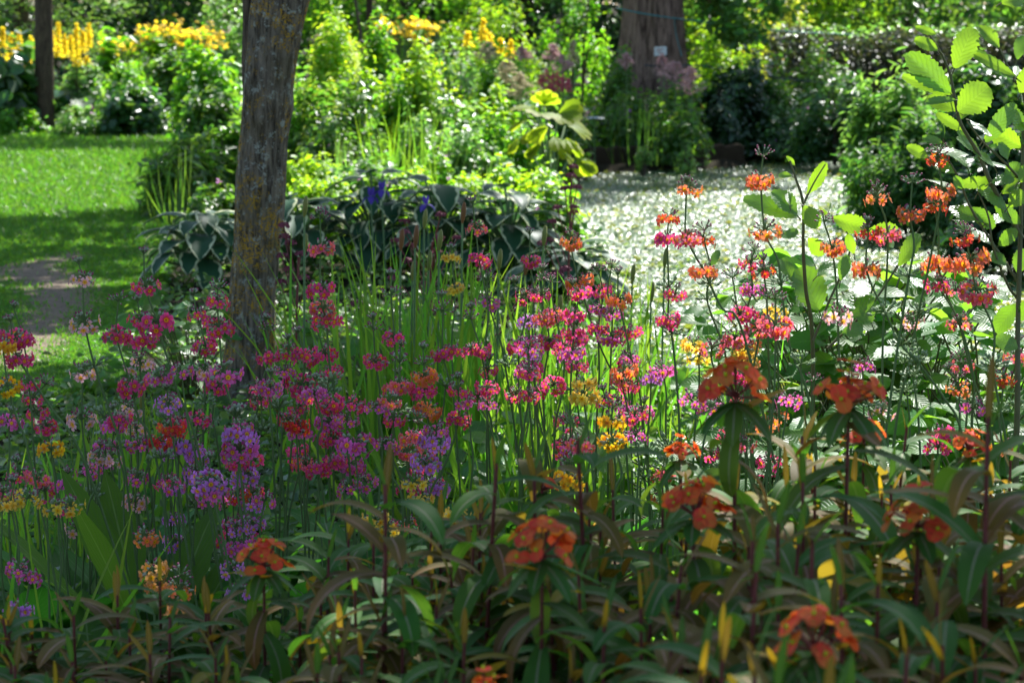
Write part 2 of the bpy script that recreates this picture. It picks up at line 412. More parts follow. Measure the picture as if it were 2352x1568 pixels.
m, nt, bs, out = newmat('turf'); tc = node(nt, 'ShaderNodeTexCoord').outputs['Object']
nt.links.new(mixc(nt, noise(nt, tc, 3, 6), (.04, .095, .01), (.07, .15, .015)), bs.inputs['Base Color']); bs.inputs['Roughness'].default_value = .8
M['turf'] = m
lawn_px = [(-2600, 322), (-600, 321), (60, 322), (250, 324), (420, 330), (460, 345), (345, 375), (350, 450), (380, 540), (390, 640), (360, 760), (300, 900), (-100, 1000), (-900, 1100), (-2600, 900)]
lawn_xy = [tuple(G(x, y)[:2]) for x, y in lawn_px]
sheet('lawn', lawn_xy, .012, M['turf'])
m, nt, bs, out = newmat('dirt_path'); tc = node(nt, 'ShaderNodeTexCoord').outputs['Object']
c = ramp(nt, noise(nt, tc, 16, 9, .8), [(.3, (.06, .042, .024)), (.5, (.13, .092, .055)), (.62, (.18, .13, .08)), (.75, (.28, .22, .15))])
nt.links.new(c, bs.inputs['Base Color']); bs.inputs['Roughness'].default_value = .95
bp = node(nt, 'ShaderNodeBump'); bp.inputs['Strength'].default_value = .8; bp.inputs['Distance'].default_value = .02
nt.links.new(noise(nt, tc, 40, 6), bp.inputs['Height']); nt.links.new(bp.outputs[0], bs.inputs['Normal'])
M['dirt'] = m
path_px = [(-60, 622), (60, 606), (110, 590), (190, 580), (222, 598), (170, 622), (245, 650), (262, 700), (222, 745), (200, 790), (150, 835), (60, 870), (-80, 870), (-60, 790), (25, 730), (10, 668), (-60, 645)]
path_xy = [tuple(G(x, y)[:2]) for x, y in path_px]
sheet('path', path_xy, .020, M['dirt'])

# grass on the lawn: uncountable blades
def grass(n, poly, h, seed):
    r = np.random.default_rng(seed); px, py = [], []
    pts = []
    while sum(len(p) for p in pts) < n:
        d = 1.35 * FPX / r.uniform(318, 960, n * 2); dx = r.uniform(-120, 480, n * 2)
        x = (dx - 1176) / FPX * d
        ok = inside(x, d, poly)
        pd = seg_dist(x, d, path_xy); inp = inside(x, d, path_xy)
        keep = ok & (~inp | (pd < r.exponential(.05, n * 2)))
        pts.append(np.stack([x[keep], d[keep]], 1))
    p = np.concatenate(pts)[:n]
    k = 1.0 + .5 * r.random(n); hh = h * k * r.uniform(.5, 1.2, n) * (.8 + p[:, 1] / 25) * np.clip(.35 + seg_dist(p[:, 0], p[:, 1], path_xy), .35, 1)
    a = r.uniform(0, 2 * np.pi, n); wd = (.0014 + .00022 * p[:, 1]) * r.uniform(.7, 1.4, n)
    lean = r.normal(size=(n, 2)) * hh[:, None] * .55
    b = np.stack([p[:, 0], p[:, 1], np.full(n, .012)], 1); s = np.stack([np.cos(a) * wd, np.sin(a) * wd, np.zeros(n)], 1)
    t = b + np.stack([lean[:, 0], lean[:, 1], hh], 1); mid = b + np.stack([lean[:, 0] * .35, lean[:, 1] * .35, hh * .6], 1)
    V = np.stack([b - s, b + s, mid + s * .8, mid - s * .8, t], 1).reshape(-1, 3)
    uv = np.tile(np.array([(0, 0), (0, 1), (.6, .9), (.6, .1), (1, .5)]), (n, 1)); i0 = np.arange(n)[:, None] * 5
    mb = MB(); mb.add(V, i0 + [0, 1, 2, 3], uv); mb.f.append(i0 + [3, 2, 4]); mb.m.append(np.zeros(n, int))
    o = mb.build('grass', M['grass']); o['kind'] = 'stuff'; return o
M['grass'] = leafmat('grass', (.055, .145, .02), (.16, .39, .02), .45, .42, .4, var=.6)
grass(170000, lawn_xy, .034, 3)

# pond water and the floating weed that covers it
m, nt, bs, out = newmat('pond_water'); nt.links.new(ramp(nt, noise(nt, node(nt, 'ShaderNodeTexCoord').outputs['Object'], 3.5, 8, .75), [(.40, (.02, .035, .015)), (.54, (.06, .095, .04)), (.7, (.09, .13, .06))]), bs.inputs['Base Color']); bs.inputs['Roughness'].default_value = .3
bs.inputs['Specular IOR Level'].default_value = .6
tc = node(nt, 'ShaderNodeTexCoord').outputs['Object']; bp = node(nt, 'ShaderNodeBump'); bp.inputs['Strength'].default_value = .25; bp.inputs['Distance'].default_value = .02
nt.links.new(noise(nt, tc, 14, 4), bp.inputs['Height']); nt.links.new(bp.outputs[0], bs.inputs['Normal'])
M['water'] = m
cen = np.mean(pond_xy, axis=0)
sheet('pond_water', [tuple(np.array(p) + (np.array(p) - cen) / np.linalg.norm(np.array(p) - cen) * .05) for p in pond_xy], WZ, M['water'])
M['pondweed'] = leafmat('pondweed', (.085, .17, .06), (.16, .34, .06), .12, .30, .34, var=.7, hue=.03)
M['pondleaf'] = leafmat('pondleaf', (.13, .18, .03), (.35, .42, .04), .3, .5, .3, var=.5, hue=.04)
def pondweed():
    n = 105000; y = rng.uniform(345, 1000, n * 4); d = (1.35 - WZ) * FPX / y; dx = np.where(rng.random(n * 4) < .8, rng.uniform(1280, 2480, n * 4), rng.uniform(2480, 3300, n * 4)); x = (dx - 1176) / FPX * d
    ok = inside(x, d, pond_xy); x, d = x[ok][:n], d[ok][:n]
    # open-water gaps in drifting patches
    gap = np.sin(x * 3.1 + np.sin(d * 1.7) * 2) * np.sin(d * 2.3 + np.sin(x * 2.1) * 2)
    keep = (gap < .55) | (rng.random(len(x)) < .4); x, d = x[keep], d[keep]
    c = np.stack([x, d, WZ + .004 + rng.random(len(x)) * .016], 1)
    nr = np.tile(np.array([[0, 0, 1.]]), (len(x), 1)) + np.array([[-.02, -.20, 0]])
    mb = MB(); bulk(mb, c, nr, .020, .017, 0, .36)
    mb.m[0][:] = 0
    big = c[::17] + np.array([0, 0, .012]); bulk(mb, big, np.tile([[0, .1, 1.]], (len(big), 1)), .042, .03, 1, .3)
    o = mb.build('pondweed', [M['pondweed'], M['pondleaf']]); o['kind'] = 'stuff'
pondweed()

# ---------------------------------------------------------------- trees
def limb(mb, pts, r0, r1, k=4, sides=8, m=0):
    pp = smooth_path(pts, k); tube(mb, pp, [r0 + (r1 - r0) * i / (len(pp) - 1) for i in range(len(pp))], sides, m)

def crown_blobs(mb, blobs, per, L, W, dens=1., hang=.2):
    for (c, r) in blobs:
        n = int(per * dens * (r[0] * r[1] * r[2]) ** .5)
        p, nr = envelope(n, r[0], r[1], r[2], 0, max(14, int(26 * r[0])), .20, .35, -1)
        bulk(mb, p + np.array(c), nr, L, W, 0, .8, hang)

def above(x, y, z, zt=.6):
    """the point at height z whose shadow falls on (x, y, zt)"""
    k = (z - zt) / S.z; return (x + S.x * k, y + S.y * k, z)

# near tree: leaning trunk, forked at the top of the picture, its crown above
tr = thing('lichened_tree', 'leaning grey trunk patched with ochre lichen standing behind the massed primroses', 'tree', G(582, 960))
base = Vector(tr.location); D0 = base.y
ctr = [(570, 965), (569, 900), (573, 800), (580, 690), (589, 560), (597, 430), (606, 320), (617, 200), (633, 90), (646, 0)]
wid = [128, 114, 110, 108, 107, 108, 107, 111, 117, 122]
pts = [P(x, y, D0) - base for x, y in ctr]; pts[0].z = -.05
pts += [Vector((pts[-1].x + .10, .02, 1.75)), Vector((pts[-1].x + .22, .05, 2.4)), Vector((.62, .1, 3.2)), Vector((.8, .2, 4.4)), Vector((.9, .2, 5.6))]
rad = [w_ * D0 / FPX * .5 for w_ in wid] + [.092, .08, .07, .05, .03]
from mathutils import noise as mnoise
pp = smooth_path(pts, 22); rr = np.interp(np.linspace(0, len(rad) - 1, len(pp)), range(len(rad)), rad)
NS = 120; mb = MB(); tube(mb, pp, list(rr), NS)
V = mb.v[0]; ang = np.tile(np.arange(NS) / NS * 2 * np.pi, len(pp)); zz = V[:, 2]; cl = np.repeat(np.array([list(p) for p in pp]), NS, 0)
lump = 1 + .04 * np.sin(ang * 3 + zz * 5) + .035 * np.sin(ang * 2 - zz * 9 + 1) + .02 * np.sin(zz * 17 + ang) + .45 * np.exp(-np.maximum(zz, 0) * 14) * (1 + .4 * np.sin(ang * 5))
fis = np.array([abs(mnoise.noise(Vector((math.cos(a) * 4.2, math.sin(a) * 4.2, z * 5.)))) + .5 * abs(mnoise.noise(Vector((math.cos(a) * 9, math.sin(a) * 9, z * 12.)))) for a, z in zip(ang, zz)])
knot = sum(.10 * np.exp(-((np.angle(np.exp(1j * (ang - a0))) / .28) ** 2) - ((zz - z0) / .05) ** 2) for a0, z0 in ((4.4, .42), (5.2, .86), (3.6, 1.02), (4.9, .62)))
lump += np.clip(fis, 0, .45) * .20 - .05 + knot
mb.v[0] = cl + (V - cl) * lump[:, None]
trunk = mb.build('trunk', M['bark'], tr)
mb = MB(); limb(mb, [(pts[7].x - .02, .10, .75), (pts[7].x - .055, .17, 1.1), (pts[7].x - .07, .22, 1.5), (-.15, .4, 2.6), (-.5, .8, 4.)], .055, .03, 6, 12)
limb(mb, [(.3, .05, 2.5), (.8, 1.5, 3.0), (1.0, 3.4, 3.4), (1.1, 5.2, 3.3)], .05, .012); limb(mb, [(.6, .1, 3.2), (.2, -1.2, 3.9), (-.3, -1.8, 4.4)], .045, .012)
limb(mb, [(.7, .1, 3.6), (1.5, -.5, 4.4), (2.0, -.9, 5.0)], .04, .012); limb(mb, [(-.1, .4, 2.6), (-.9, .4, 3.3), (-1.6, .2, 3.9)], .04, .012)
limb(mb, [(.5, .1, 2.9), (.9, -.4, 3.3), (1.1, -.9, 3.7)], .03, .01)
mb.build('limb', M['bark_dark'], tr)
def B(x, y, z, zt, r): p = Vector(above(x, y, z, zt)) - base; return (tuple(p), r)
mb = MB(); crown_blobs(mb, [B(-1.0, 5.0, 4.3, .7, (.9, .7, .7)), B(-.55, 4.3, 4.6, .7, (.85, .7, .7)), B(-1.6, 4.6, 4.6, .7, (1., .8, .8)), B(-.45, 5.2, 4.0, .6, (.5, .5, .5)),
    B(-.9, 7.4, 3.6, .8, (.55, .55, .5)), B(-.75, 7.1, 4.2, .4, (.6, .7, .5)), B(-.6, 3.4, 5.2, .6, (.8, .7, .7)), B(-.5, 8.5, 3.4, .3, (.6, .6, .5)), B(-.9, 6.2, 4.2, .5, (.7, .6, .5)),
    B(-.3, 11.0, 3.3, .4, (.7, .6, .45)), B(-.9, 11.6, 3.4, .4, (.6, .6, .45)), B(.1, 10.2, 3.4, .3, (.45, .45, .4)), B(-.45, 6.3, 3.9, .4, (.45, .5, .45)), B(-.5, 6.9, 3.8, .4, (.6, .6, .5)), B(-.35, 7.3, 3.7, .4, (.45, .6, .45)), B(-.35, 6.0, 4.1, .5, (.5, .5, .45)), B(-.6, 8.6, 3.5, .3, (.6, .5, .45)), B(-1.3, 6.3, 4.0, .3, (.8, .7, .6)), B(-.5, 5.6, 4.0, .3, (.7, .6, .5)), B(-1.8, 8.0, 3.9, .1, (.7, .6, .5)), B(-1.5, 7.2, 4.1, .1, (.7, .6, .5)), B(-1.7, 6.0, 4.3, .2, (.7, .6, .5)), B(-1.3, 10.6, 3.4, .4, (.6, .6, .5))], 2000, .10, .07, 1.)
mb.build('crown', M['leaf_crown'], tr)

def off_tree(name, label, base_xy, h, r0, blobs, per=2200, leafm='leaf_crown', cat='tree', L=.11, Wd=.075, bark='bark_dark'):
    b = Vector((*base_xy, 0)); t = thing(name, label, cat, b)
    mb = MB(); limb(mb, [(0, 0, -.1), (.03, .02, h * .4), (.0, .05, h * .75), (.05, 0, h)], r0, r0 * .35, 6, 14); mb.build('trunk', M[bark], t)
    mb = MB()
    for (c, r) in blobs:
        c = Vector(c) - b; z = max(.8, min(h * .9, c.z - .5))
        limb(mb, [(0, 0, z * .8), tuple(Vector((c.x * .5, c.y * .5, z + .15))), tuple(c)], r0 * .35, .012, 5, 6)
    mb.build('limb', M[bark], t)
    mb = MB(); crown_blobs(mb, [(tuple(Vector(c) - b), r) for c, r in blobs], per, L, Wd); mb.build('crown', M[leafm], t); return t
A_ = lambda x, y, z, zt, r: (above(x, y, z, zt), r)
# unseen tree, its crown placed to shade the spurge in front
off_tree('shade_tree', 'unseen leafy tree placed beside the spurge bed to shade it', (2.7, 6.3), 5.6, .13,
    [A_(.15, 2.3, 5.2, .6, (.8, .55, .5)), A_(.75, 2.2, 5.0, .6, (.7, .55, .5)), A_(-.5, 2.4, 5.3, .6, (.7, .6, .5)), A_(.25, 2.65, 4.6, .7, (.3, .22, .3)), A_(-.15, 2.9, 4.8, .6, (.5, .4, .4)), A_(.2, 1.7, 5.6, .6, (1., .5, .6)), A_(-.8, 2.0, 5.6, .6, (.9, .7, .6))], 1050)
# lawn trees: the slim trunk is seen, the other unseen, placed for shade
t2 = off_tree('dark_tree', 'slim dark straight trunk at the far edge of the lawn beside yellow spires', tuple(G(103, 317)[:2]), 6, .10,
    [A_(-4.6, 21.6, 4.6, 0, (1.8, .8, .8)), A_(-2.8, 21.4, 4.4, 0, (1.6, .6, .6))], 2400)
off_tree('lawn_shade_tree', 'unseen spreading tree placed beyond the grass edge to shade the lawn', (-6.2, 17.2), 6, .16,
    [A_(-3.2, 13.4, 4.4, 0, (1.6, .55, .7)), A_(-2.1, 14.3, 4.2, 0, (.9, .45, .5)), A_(-2.6, 12.3, 4.3, 0, (1.2, .5, .6)), A_(-2.0, 10.2, 4.0, 0, (.8, .6, .5)), A_(-4.2, 14.6, 4.4, 0, (1.0, .5, .6)), A_(-2.3, 11.2, 4.2, 0, (1.1, .45, .6)), A_(-2.7, 9.6, 3.9, 0, (.9, .6, .6))], 2500)
# great redwood with its label, and cords tied to it
RW = Vector((G(1490, 330).x * 0 + (1490 - 1176) / FPX * 22.0, 22.0, 0))
rw = thing('redwood', 'massive reddish brown fluted trunk rising behind the pond', 'tree', RW)
zs = np.linspace(-.1, 7, 60); mb = MB(); tube(mb, [(0.02 * math.sin(z), 0, z) for z in zs], [.262 + .10 * math.exp(-max(z - .5, -.6) * 2.2) - z * .012 for z in zs], 48)
V = mb.v[0]; ang = np.tile(np.arange(48) / 48 * 2 * np.pi, 60)
f_ = 1 + .05 * np.sin(ang * 6 + V[:, 2] * .4) + .045 * np.sin(ang * 13 + np.sin(V[:, 2] * 1.3)) + .02 * np.sin(ang * 23 + V[:, 2] * .7)
V[:, :2] *= f_[:, None]; mb.build('trunk', M['bark_red'], rw)
mb = MB()
for (c, r) in [((.9, .5, 1.9), .9), ((.75, .2, 1.2), .5), ((-.9, .6, 1.9), .8), ((-.7, .5, 1.45), .35)]: limb(mb, [(0, 0, c[2] + .3), (c[0] * .5, c[1] * .5, c[2] + .25), c], .05, .012)
mb.build('limb', M['bark_red'], rw)
rb = [(Vector(above(x, y, z, .4)) - RW, r) for x, y, z, r in [(1.0, 18.5, 4.5, (.7, .35, .4)), (1.7, 18.6, 4.5, (.8, .35, .4)), (1.45, 20.3, 4.2, (.75, .7, .7)), (2.1, 20.6, 4.4, (1., .7, .7)), (1.7, 21.6, 4.0, (1.4, .6, .6)), (1.6, 19.4, 4.4, (.9, .35, .4))]]
rb += [(Vector((.85, .3, 1.65)), (.55, .5, .6)), (Vector((.75, -.1, 1.25)), (.35, .35, .35)), (Vector((-.95, .5, 1.75)), (.6, .5, .5)), (Vector((.6, .9, 6.2)), (1.2, 1.2, 1.))]
mb = MB(); crown_blobs(mb, [(tuple(c), r) for c, r in rb], 2400, .10, .05); mb.build('crown', M['fern'], rw)
sg = thing('tree_label', 'small white label plate fixed to the redwood trunk', 'sign', P(1517, 118, 21.70))
mb = MB(); hw, hh = 14 * 21.7 / FPX, 11 * 21.7 / FPX
for z, q in ((0, 1), ):
    v = [(-hw, -.008, -hh), (hw, -.008, -hh * .8), (hw * .98, -.008, hh), (-hw, -.008, hh * .85)]; v += [(a, .008, c) for a, b, c in v]
    mb.add(v, [(0, 1, 2, 3), (7, 6, 5, 4), (0, 4, 5, 1), (1, 5, 6, 2), (2, 6, 7, 3), (3, 7, 4, 0)])
mb.build('plate', plain('label_white', (.72, .75, .76), .5, col2=(.6, .64, .66), sc=20), sg, False)
mb = MB()
for k, (a, b) in enumerate(((-.7, .5), (-.7, .2), (-.5, .6))): mb.add([(hw * a, -.0095, hh * (.4 - k * .4) - .004), (hw * b, -.0095, hh * (.4 - k * .4) - .004), (hw * b, -.0095, hh * (.4 - k * .4) + .004), (hw * a, -.0095, hh * (.4 - k * .4) + .004)], [(0, 1, 2, 3)])
mb.build('lettering', plain('label_ink', (.45, .20, .18), .6), sg, False)
M['cord'] = plain('cord', (.05, .25, .24), .6, col2=(.03, .16, .18), sc=20)
def cord(label, pts, r, mat):
    o = MB(); tube(o, smooth_path(pts, 6), r, 6); return tag(o.build('cord', mat), label, 'cord', 'cords tied across the bank')
cord('pale blue cord tied high round the redwood trunk', [P(1418, 18, 21.9), P(1428, 22, 21.6), P(1490, 34, 21.55), P(1562, 44, 21.7), P(1680, 58, 22.2), P(1800, 72, 22.6), P(1960, 80, 23.2)], .006, M['cord'])
cord('dark cord slung low across the redwood foot towards the clipped hedge', [P(1480, 150, 21.5), P(1535, 154, 21.5), P(1600, 150, 21.6), P(1720, 170, 21.4), P(1830, 184, 21.2), P(1960, 196, 21.2)], .006, plain('cord_dark', (.03, .06, .07), .6))
cord('thin slack string hanging down beside the white label plate', [P(1548, 40, 21.6), P(1553, 80, 21.66), P(1566, 130, 21.6)], .004, M['cord'])

# ---------------------------------------------------------------- background shrubs and perennials
def px2(dx, d): return (dx - 1176) / FPX * d
def topz(y, d): return CAM_H - y * d / FPX

def shrub(name, label, cat, x0, x1, top, d, leafm, L=.05, W=None, n=5000, depth=None, group=None, flower=None, fn=0, fs=.03, clumps=None, spread=.16, hang=.1, z0=0., rnd=.7, stems=7, fz=.5):
    W = W or L * .6; cx = px2((x0 + x1) / 2, d); rx = (x1 - x0) / 2 * d / FPX; h = max(.12, topz(top, d)) - z0; ry = depth or max(.35, min(rx, 1.0))
    t = thing(name, label, cat, (cx, d, 0), group)
    c, nr = envelope(n, rx, ry, h, z0, clumps or int(20 + 18 * rx * 2), spread, .45)
    mb = MB(); bulk(mb, c, nr, L, W, 0, rnd, hang); mb.build('foliage', M[leafm], t)
    mb = MB()
    for k in range(stems):
        a = rng.uniform(0, 6.28); q = rng.uniform(.2, .8)
        limb(mb, [(0.12 * rx * math.cos(a), .12 * ry * math.sin(a), -.03), (rx * q * .5 * math.cos(a), ry * q * .5 * math.sin(a), h * .5 + z0 * .5), (rx * q * math.cos(a), ry * q * math.sin(a), z0 + h * rng.uniform(.75, .95) * math.sqrt(max(.1, 1 - q * q)))], .012, .004, 3, 5)
    mb.build('stem', M['twig'], t)
    if flower and fn:
        c, nr = envelope(fn, rx * 1.02, ry, h * 1.03, z0, max(8, fn // 10), .05, .85); k = c[:, 2] > z0 + h * fz
        mb = MB(); bulk(mb, c[k], nr[k] + np.array([0, -.3, .5]), fs, fs * .9, 0, .5); mb.build('blossom', M[flower], t)
    return t

def far_tree(label, dx, d, h, rx, leafm, n=9000, low=.3, L=.09, group='trees closing the view', name='background_tree', W=None):
    b = Vector((px2(dx, d), d, 0)); t = thing(name, label, 'tree', b, group)
    mb = MB(); limb(mb, [(0, 0, -.1), (.05, 0, h * .5), (0, 0, h * .9)], .10 + rx * .03, .03, 5, 9)
    for k in range(9):
        a = rng.uniform(0, 6.28); z = rng.uniform(low + .2, h * .8); limb(mb, [(0, 0, z), (rx * .45 * math.cos(a), rx * .45 * math.sin(a), z + .2), (rx * .85 * math.cos(a), rx * .85 * math.sin(a), z + .1)], .035, .008, 3, 5)
    mb.build('trunk', M['bark_dark'], t)
    hh = (h - low) / 2; c, nr = envelope(n, rx, rx, hh, 0, int(50 + rx * 30), .13, .45, -1); c[:, 2] += low + hh
    mb = MB(); bulk(mb, c, nr, L, W or L * .6, 0, .8, .25); mb.build('crown', M[leafm], t); return t

# far closing trees
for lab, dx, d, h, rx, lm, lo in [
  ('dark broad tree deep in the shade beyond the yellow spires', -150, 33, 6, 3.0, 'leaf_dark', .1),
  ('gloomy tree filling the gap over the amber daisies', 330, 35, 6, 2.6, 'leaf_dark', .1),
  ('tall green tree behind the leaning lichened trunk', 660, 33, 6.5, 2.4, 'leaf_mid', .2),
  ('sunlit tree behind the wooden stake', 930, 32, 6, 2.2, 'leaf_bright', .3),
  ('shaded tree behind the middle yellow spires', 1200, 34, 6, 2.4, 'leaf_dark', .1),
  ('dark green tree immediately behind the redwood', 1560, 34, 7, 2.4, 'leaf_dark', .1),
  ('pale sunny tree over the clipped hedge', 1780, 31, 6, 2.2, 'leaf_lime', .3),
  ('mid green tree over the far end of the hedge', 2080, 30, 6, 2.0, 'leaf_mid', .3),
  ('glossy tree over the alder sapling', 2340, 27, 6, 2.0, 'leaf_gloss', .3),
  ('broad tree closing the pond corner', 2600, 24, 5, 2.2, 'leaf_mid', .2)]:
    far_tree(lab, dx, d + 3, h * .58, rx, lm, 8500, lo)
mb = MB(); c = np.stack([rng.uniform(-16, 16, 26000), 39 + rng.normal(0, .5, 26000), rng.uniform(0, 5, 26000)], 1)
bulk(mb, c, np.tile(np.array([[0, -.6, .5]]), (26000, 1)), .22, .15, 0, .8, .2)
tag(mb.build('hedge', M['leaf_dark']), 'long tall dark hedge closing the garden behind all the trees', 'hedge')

# larch-like fronds, upper corner
lt = thing('larch', 'feathery pale green larch with drooping fronds over the yellow spires', 'tree', (px2(60, 28.5), 28.5, 0))
mb = MB(); limb(mb, [(0, 0, -.1), (0, 0, 2), (.05, 0, 4.5)], .12, .04, 5, 9); mb.build('trunk', M['bark_dark'], lt)
mb = MB(); mw = MB()
for k in range(26):
    z = rng.uniform(.85, 2.2); a = rng.uniform(-2.4, .5); ln = rng.uniform(.8, 1.5); e = Vector((math.cos(a) * ln, math.sin(a) * ln, z - .35)); s0 = Vector((0, 0, z + .1)); mpt = Vector((e.x * .5, e.y * .5, z + .05))
    pp = smooth_path([s0, mpt, e], 8); limb(mw, [s0, mpt, e], .02, .004, 4, 5)
    q = np.array([list(pp[i]) for i in rng.integers(3, len(pp), 240)]) + rng.normal(size=(240, 3)) * np.array([.10, .10, .05]); q[:, 2] -= np.abs(rng.normal(0, .05, 240))
    bulk(mb, q, np.tile([[0, 0, 1.]], (240, 1)), .07, .02, 0, .4, .1)
mb.build('frond', M['needle'], lt); mw.build('limb', M['twig'], lt)
# Ligularia spires and their big shiny leaves
def spire(x, top, bot, d, label, mesh, group):
    b = Vector((px2(x, d), d, 0)); h = topz(top, d); t = thing('ligularia', label, 'flower', b, group)
    z1 = topz(bot, d); mb = MB(); limb(mb, [(0, 0, 0), (.01, 0, z1), (.02, 0, h)], .008, .003, 3, 5); mb.build('stalk', M['twig'], t)
    n = int(420 * (h - z1) + 40); zz = np.sort(z1 + (h - z1) * rng.random(n) ** 1.1); rr = .055 * (1 - .75 * (zz - z1) / (h - z1)) * np.sqrt(rng.random(n)); aa = rng.uniform(0, 6.28, n)
    c = np.stack([rr * np.cos(aa) + .02 * zz / h, rr * np.sin(aa), zz], 1)
    mb = MB(); bulk(mb, c, np.stack([.5 * np.cos(aa), .5 * np.sin(aa) + .3, .7 + 0 * aa], 1), .035, .022, 0, .8, .3); mb.build('flower_spike', M['yellow_flower'], t)
    mb = MB()
    for k in range(5):
        a = rng.uniform(0, 6.28); u = Vector((math.cos(a), math.sin(a), .35)); q = Vector((u.x * .12, u.y * .12, rng.uniform(.35, .62) * z1))
        tube(mb, [(0, 0, .05), q], .006, 5, 1); leaf(mb, q, (u.x, u.y, -.1), (u.x * .2, u.y * .2 - .2, 1), .24, .24, .6, .1, 5, lambda t_: math.sin(math.pi * min(1, t_ * .85 + .13)) ** .6, 0, 5, .06)
    mb.build('leaf', [M['leaf_gloss'], M['stem_green']], t)
SP = [(12, 62, 150, 'at the frame edge by the dark trunk'), (30, 75, 125, 'short beside the dark trunk'), (48, 70, 118, 'just outside the dark trunk'), (76, 82, 135, 'half hidden by the dark trunk'),
      (124, 70, 120, 'emerging from the dark trunk'), (138, 52, 128, 'tall one next to the dark trunk'), (152, 78, 130, 'low one in the spire group'), (166, 80, 128, 'dense middle of the spire group'),
      (180, 52, 150, 'tallest and longest of the spire group'), (194, 70, 120, 'inside the outer spires'), (208, 54, 110, 'outermost by the amber daisies'), (20, 125, 145, 'low among the big shiny leaves'), (68, 132, 152, 'lowest under the dark trunk side'), (34, 150, 175, 'nodding over the shiny leaves'), (203, 128, 148, 'lowest beneath the outer spires')]
for k, (x, a, b, lab) in enumerate(SP): spire(x, a, b, 24.0 + .25 * (k % 4), 'yellow flower spire ' + lab, None, 'yellow spires by the dark trunk')
for k, (x, a, b, lab) in enumerate([(1070, 72, 105, 'shortest of the middle bed spires'), (1106, 44, 95, 'tallest of the middle bed spires'), (1120, 75, 105, 'next to the tallest in the middle bed'), (1145, 88, 124, 'beside the pink plumes'), (1168, 92, 128, 'touching the pink plumes')]):
    spire(x, a, b, 20.5 + .2 * (k % 3), 'yellow flower spire ' + lab, None, 'yellow spires in the middle bed')
# amber daisies
def daisy_clump(label, patches, d, x0, x1, top, mat):
    t = thing('amber_daisy', label, 'flower', (px2((x0 + x1) / 2, d), d, 0), 'amber daisy clumps'); o = Vector(t.location)
    c, nr = envelope(2600, (x1 - x0) / 2 * d / FPX, .6, topz(top, d) * .9, 0, 40, .16, .3); mb = MB(); bulk(mb, c, nr, .12, .09, 0, .6); mb.build('foliage', M['leaf_bright'], t)
    mb = MB(); ms = MB()
    for (x, y, rx, ry, n) in patches:
        for k in range(n):
            p = P(x + rng.normal() * rx * .55, y + rng.normal() * ry * .55, d + rng.uniform(-.25, .25)) - o; u = unit((rng.normal() * .5, .25 + rng.normal() * .5, .8))
            tube(ms, [p - Vector((0, 0, .35)), p - u * .01], .003, 4)
            a = unit(u.orthogonal()); b_ = u.cross(a); R_ = rng.uniform(.026, .04); N = 10
            v = [tuple(p + u * .012)]; uvx = []
            for j in range(N * 2):
                th = math.pi * j / N; q = R_ if j % 2 == 0 else R_ * .45; v.append(tuple(p + (a * math.cos(th) + b_ * math.sin(th)) * q - u * (.006 if j % 2 == 0 else 0)))
            mb.add(v, [(0, 1 + j, 1 + (j + 1) % (2 * N)) for j in range(2 * N)])
    mb.build('blossom', M[mat], t); ms.build('foliage_stalk', M['stem_green'], t)
daisy_clump('broad clump of amber yellow daisies glowing against dark shade', [(370, 70, 40, 22, 60), (340, 88, 45, 22, 70), (420, 80, 45, 22, 75), (470, 85, 40, 25, 75), (400, 100, 60, 18, 70), (300, 105, 20, 12, 22), (490, 110, 25, 12, 25), (395, 120, 22, 8, 16)], 26, 290, 520, 60, 'amber_flower')
daisy_clump('small low clump of amber daisies between the spires and the broad clump', [(240, 108, 22, 12, 30), (270, 100, 22, 10, 28), (262, 120, 18, 10, 22)], 25.5, 212, 300, 95, 'amber_flower')
daisy_clump('amber yellow daisies behind the wooden stake', [(950, 58, 40, 12, 55), (980, 62, 28, 10, 40), (900, 68, 40, 14, 40), (960, 80, 35, 14, 45), (880, 52, 25, 16, 22)], 22, 850, 1015, 50, 'amber_flower')
# shrubs: (name,label,cat,x0,x1,top,d,leaf, leafsize, n, ...)
shrub('bush', 'pale glossy bush beneath the yellow spires', 'shrub', 120, 260, 150, 24.2, 'leaf_pale', .06, n=4200, flower='white_flower', fn=60, fs=.025)
shrub('bush', 'light green bush of small shining leaves at the lawn edge', 'shrub', 225, 360, 150, 23.6, 'leaf_bright', .05, n=5000)
shrub('big_leaf_plant', 'rough dark plant with broad shiny drooping leaves at the frame edge', 'plant', -60, 85, 120, 23.6, 'leaf_gloss', .15, .12, n=1100, spread=.25)
shrub('mound_plant', 'low mixed green mound at the foot of the dark trunk', 'plant', -40, 110, 245, 23.3, 'leaf_bright', .05, n=2600, flower='pink_flower', fn=30)
shrub('mound_plant', 'low pinkish green mound next to the dark trunk foot', 'plant', 120, 250, 240, 23.2, 'leaf_pale', .05, n=2800, flower='pink_flower', fn=50)
shrub('dark_bush', 'dark glossy bush casting deep shade onto the lawn edge', 'shrub', 225, 400, 205, 23.2, 'leaf_gloss', .09, .06, n=2200)
shrub('bush', 'mid green leafy bush below the amber daisies', 'shrub', 300, 460, 128, 24.6, 'leaf_mid', .06, n=4200)
shrub('bush', 'fresh green bush at the corner where lawn meets bed', 'shrub', 395, 560, 125, 20.5, 'leaf_bright', .07, n=5200)
shrub('bush', 'dim green bush tucked behind the trunk base foliage', 'shrub', 420, 580, 200, 18.5, 'leaf_mid', .07, n=4800)
shrub('bush', 'pinkish pale bush high behind the amber daisies', 'shrub', 430, 620, 10, 28, 'leaf_pale', .06, n=5000, flower='pink_plume', fn=120, fs=.05)
shrub('leafy_perennial', 'dark narrow leaved perennial overhanging the lawn corner', 'plant', 330, 500, 330, 14.6, 'leaf_mid', .11, .03, n=2800, hang=.35)
